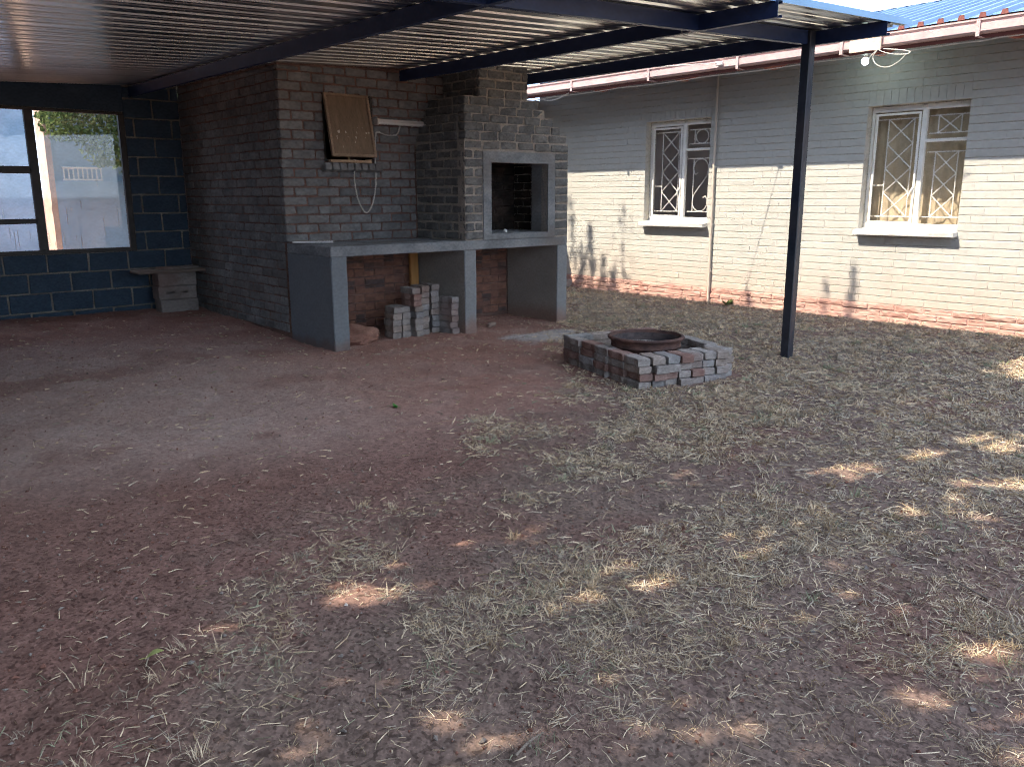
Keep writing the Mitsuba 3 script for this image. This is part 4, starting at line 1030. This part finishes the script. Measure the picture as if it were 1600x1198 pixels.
def ribbon(base, dirs, lens, width, bend, r):
    """curved two-segment blades; dirs are unit vectors"""
    n = len(base); side = np.cross(dirs, r.normal(size=(n, 3))); side /= np.linalg.norm(side, axis=1, keepdims=True) + 1e-9
    b2 = dirs + bend; b2 /= np.linalg.norm(b2, axis=1, keepdims=True)
    m = base + dirs * (lens * .55)[:, None]; t = m + b2 * (lens * .45)[:, None]; w = side * (width / 2)[:, None]
    V = np.stack([base - w, base + w, m + w * .8, m - w * .8, t + w * .15, t - w * .15], 1).reshape(-1, 3); k = np.arange(n) * 6
    F = np.vstack([np.stack([k + a, k + b, k + c], 1) for a, b, c in ((0, 1, 2), (0, 2, 3), (3, 2, 4), (3, 4, 5))])
    return V, F


def straw_colors(n, r, green=.10):
    t = r.random(n)[:, None]; c = np.array([.47, .355, .225]) * (1 - t) + np.array([.78, .655, .48]) * t
    g = r.random(n); c[g < .30] = np.array([.43, .37, .29]) * r.uniform(.7, 1.2, (np.sum(g < .30), 1)); c[g > 1 - green] = np.array([.30, .32, .21]) * r.uniform(.8, 1.3, (np.sum(g > 1 - green), 1))
    return c * r.uniform(.75, 1.15, (n, 1))


r = np.random.default_rng(99)


def scatter(n, near=0.55):
    """points over the yard in view, denser towards the near ground"""
    xy = np.stack([r.uniform(-3.9, 5.2, n), r.uniform(-7.3, 2.2, n)], 1)
    dd = np.hypot(xy[:, 0] - CAM[0], xy[:, 1] - CAM[1]); kp = r.random(n) < np.clip((3.0 / dd) ** near, 0, 1)
    xy = xy[kp]; a = np.arctan2(xy[:, 0] - CAM[0], xy[:, 1] - CAM[1]) - YAW
    return xy[(np.abs(a) < .72)]


# tufts
xy = scatter(26000, .8); xy = xy[r.random(len(xy)) < np.maximum(.75 * density(xy[:, 0], xy[:, 1]) ** 1.1, .035 * (xy[:, 1] < edge(xy[:, 0])))]
nb_ = r.integers(8, 30, len(xy)); idx = np.repeat(np.arange(len(xy)), nb_); n = len(idx)
dist = np.hypot(xy[idx, 0] - CAM[0], xy[idx, 1] - CAM[1])
sp_ = r.uniform(.008, .035, len(xy))[idx]
bp = xy[idx] + r.normal(0, 1, (n, 2)) * sp_[:, None]
base = np.c_[bp, ground_h(bp[:, 0], bp[:, 1]) - .004]
lean = r.uniform(.35, 2.4, len(xy))[idx][:, None]; az = r.uniform(0, 2 * np.pi, n)
dirs = np.c_[np.cos(az) * lean[:, 0] * r.uniform(.3, 1.2, n), np.sin(az) * lean[:, 0] * r.uniform(.3, 1.2, n), np.ones(n)]; dirs /= np.linalg.norm(dirs, axis=1, keepdims=True)
lens = r.uniform(.014, .060, n) * r.uniform(.5, 1.35, len(xy))[idx]
bend = np.c_[np.cos(az), np.sin(az), -np.ones(n) * .9] * r.choice([.1, .3, 1.1], n, p=[.45, .35, .2])[:, None]
V1, F1 = ribbon(base, dirs, lens, np.clip(.00095 * dist, .0021, .007) * r.uniform(.6, 1.4, n), bend, r)
tint = straw_colors(len(xy), r, .06)[idx] * r.uniform(.75, 1.15, (n, 1))
put('dry_grass', (V1, F1), 'mat_straw', color=np.repeat(tint, 6, 0))
tag('dry_grass', 'tufts of short dry straw-coloured grass covering the right side of the yard', 'grass', kind='stuff')
# straw lying flat
xy = scatter(520000, .9); dn = density(xy[:, 0], xy[:, 1]); xy = xy[r.random(len(xy)) < .03 + .95 * dn]; n = len(xy)
dist = np.hypot(xy[:, 0] - CAM[0], xy[:, 1] - CAM[1]); az = r.uniform(0, 2 * np.pi, n)
dirs = np.c_[np.cos(az), np.sin(az), r.normal(.10, .16, n)]; dirs /= np.linalg.norm(dirs, axis=1, keepdims=True)
base = np.c_[xy, ground_h(xy[:, 0], xy[:, 1]) + r.uniform(.001, .010, n)]
lens = r.gamma(2.0, .012, n) + .008
V2, F2 = ribbon(base, dirs, lens, np.clip(.00105 * dist, .0020, .0075) * r.uniform(.5, 1.5, n), np.c_[r.normal(0, .25, (n, 2)), r.normal(-.12, .1, n)], r)
put('straw_litter', (V2, F2), 'mat_straw', color=np.repeat(straw_colors(n, r, .04), 6, 0))
tag('straw_litter', 'loose cut straw lying flat over the dirt', 'straw', kind='stuff')
# clods and pebbles
xy = scatter(130000, 1.1); dn = density(xy[:, 0], xy[:, 1]); bare = 1 - np.clip(dn, 0, 1)
xy = xy[(r.random(len(xy)) < .16 + .26 * (xy[:, 1] < -3.6)) & ~((xy[:, 0] > -.02) & (xy[:, 0] < 2.85) & (xy[:, 1] > -.02))]; n = len(xy)
oc = np.array([(1, 0, 0), (-1, 0, 0), (0, 1, 0), (0, -1, 0), (0, 0, 1), (0, 0, -1.0)]); of = np.array([(0, 2, 4), (2, 1, 4), (1, 3, 4), (3, 0, 4), (2, 0, 5), (1, 2, 5), (3, 1, 5), (0, 3, 5)])
sz = np.clip(r.lognormal(math.log(.0026), .5, n), .0012, .010)
V3 = (oc[None] * (1 + r.normal(0, .3, (n, 6, 3))) + r.normal(0, .25, (n, 6, 3))) * sz[:, None, None] * (1, 1, .75) + np.c_[xy, ground_h(xy[:, 0], xy[:, 1]) + sz * .35][:, None]
F3 = (of[None] + (np.arange(n) * 6)[:, None, None]).reshape(-1, 3)
t = r.random(n); col = np.where((t < .72)[:, None], np.array([.17, .085, .065]) * r.uniform(.7, 1.4, (n, 1)), np.array([.22, .19, .17]) * r.uniform(.7, 1.3, (n, 1))); col[t > .985] = (.55, .5, .45)
put('clods', (V3.reshape(-1, 3), F3), 'mat_pebble', color=np.repeat(col, 6, 0))
tag('clods', 'small clods and pebbles strewn over the red dirt', 'gravel', kind='stuff')


# single leaves, weeds, sticks
def leaf(name, label, cat_, x, y, size, mat, tilt=.5, az=0.0, z=.0):
    k = thing(name, label, cat_); s = np.linspace(0, 1, 7); wv = np.sin(np.pi * s ** .8) * .33
    P = [(a * size, sgn * b * size, size * (.10 * math.sin(a * 3) + .12 * abs(sgn) * b)) for a, b in zip(s, wv) for sgn in (-1, 0, 1)]
    Fc = [[i * 3 + j, i * 3 + j + 1, (i + 1) * 3 + j + 1, (i + 1) * 3 + j] for i in range(6) for j in range(2)]
    m = trimesh.Trimesh(np.array(P), np.vstack([np.array(Fc)[:, [0, 1, 2]], np.array(Fc)[:, [0, 2, 3]]]), process=False)
    m.apply_transform(trimesh.transformations.rotation_matrix(-tilt, [0, 1, 0])); m.apply_transform(trimesh.transformations.rotation_matrix(az, [0, 0, 1])); m.apply_translation((x, y, gz(x, y) + .006 + z))
    put(k + '__blade', m, mat, smooth=True); put(k + '__stalk', tube([m.vertices[1], m.vertices[1] + np.array((-.02 * math.cos(az), -.02 * math.sin(az), -.004))], .0012, 5), mat)


leaf('fallen_leaf', 'yellow-green leaf lying on the bare soil at the lower left', 'leaf', -2.895, -4.955, .055, 'mat_yellow_leaf', .35, -.6, .02)


def weed(label, x, y, n, s, mat, seed):
    r_ = np.random.default_rng(seed); k = thing('green_weed', label, 'weed')
    for i in range(n):
        a = r_.uniform(0, 6.28); e_ = np.array((math.cos(a) * s * .8, math.sin(a) * s * .8, s * r_.uniform(.3, .8))); b_ = np.array((x, y, gz(x, y)))
        d = e_ / np.linalg.norm(e_); sd_ = np.cross(d, (0, 0, 1)); sd_ /= np.linalg.norm(sd_)
        V = np.array([b_, b_ + e_ * .5 + sd_ * s * .22, b_ + e_, b_ + e_ * .5 - sd_ * s * .22, b_ + e_ * .55 + (0, 0, s * .05)])
        put(k + '__leaf', (V, np.array([(0, 1, 4), (1, 2, 4), (2, 3, 4), (3, 0, 4)])), mat)


weed('small bright green weed on the bare dirt in front of the braai', -.705, -2.883, 7, .05, 'mat_green_leaf', 2)
weed('dark little weed at the foot of the house wall below the right of the pipe', 5.10, -1.32, 12, .11, 'mat_leaf', 3)
for i, (x, y, a, l, lab) in enumerate(((-1.62, -5.62, 1.2, .09, 'pale stick lying in the dry grass near the middle of the yard'), (-.644, -6.363, 1.35, .16, 'long pale stalk standing in the grass at the lower right'), (-2.35, -5.93, .1, .10, 'thin grey twig on the dirt at the bottom of the picture'), (.36, -5.0, .5, .12, 'bent grey stick lying in the straw right of the fire pit'))):
    k = thing('stick', lab, 'stick'); b_ = np.array((x, y, gz(x, y) + .008)); d = np.array((math.cos(a), math.sin(a), .12))
    put(k + '__twig', tube([b_, b_ + d * l * .5 + (0, .006, 0), b_ + d * l], [.004, .0035, .002], 6, 3), 'mat_weather_wood')
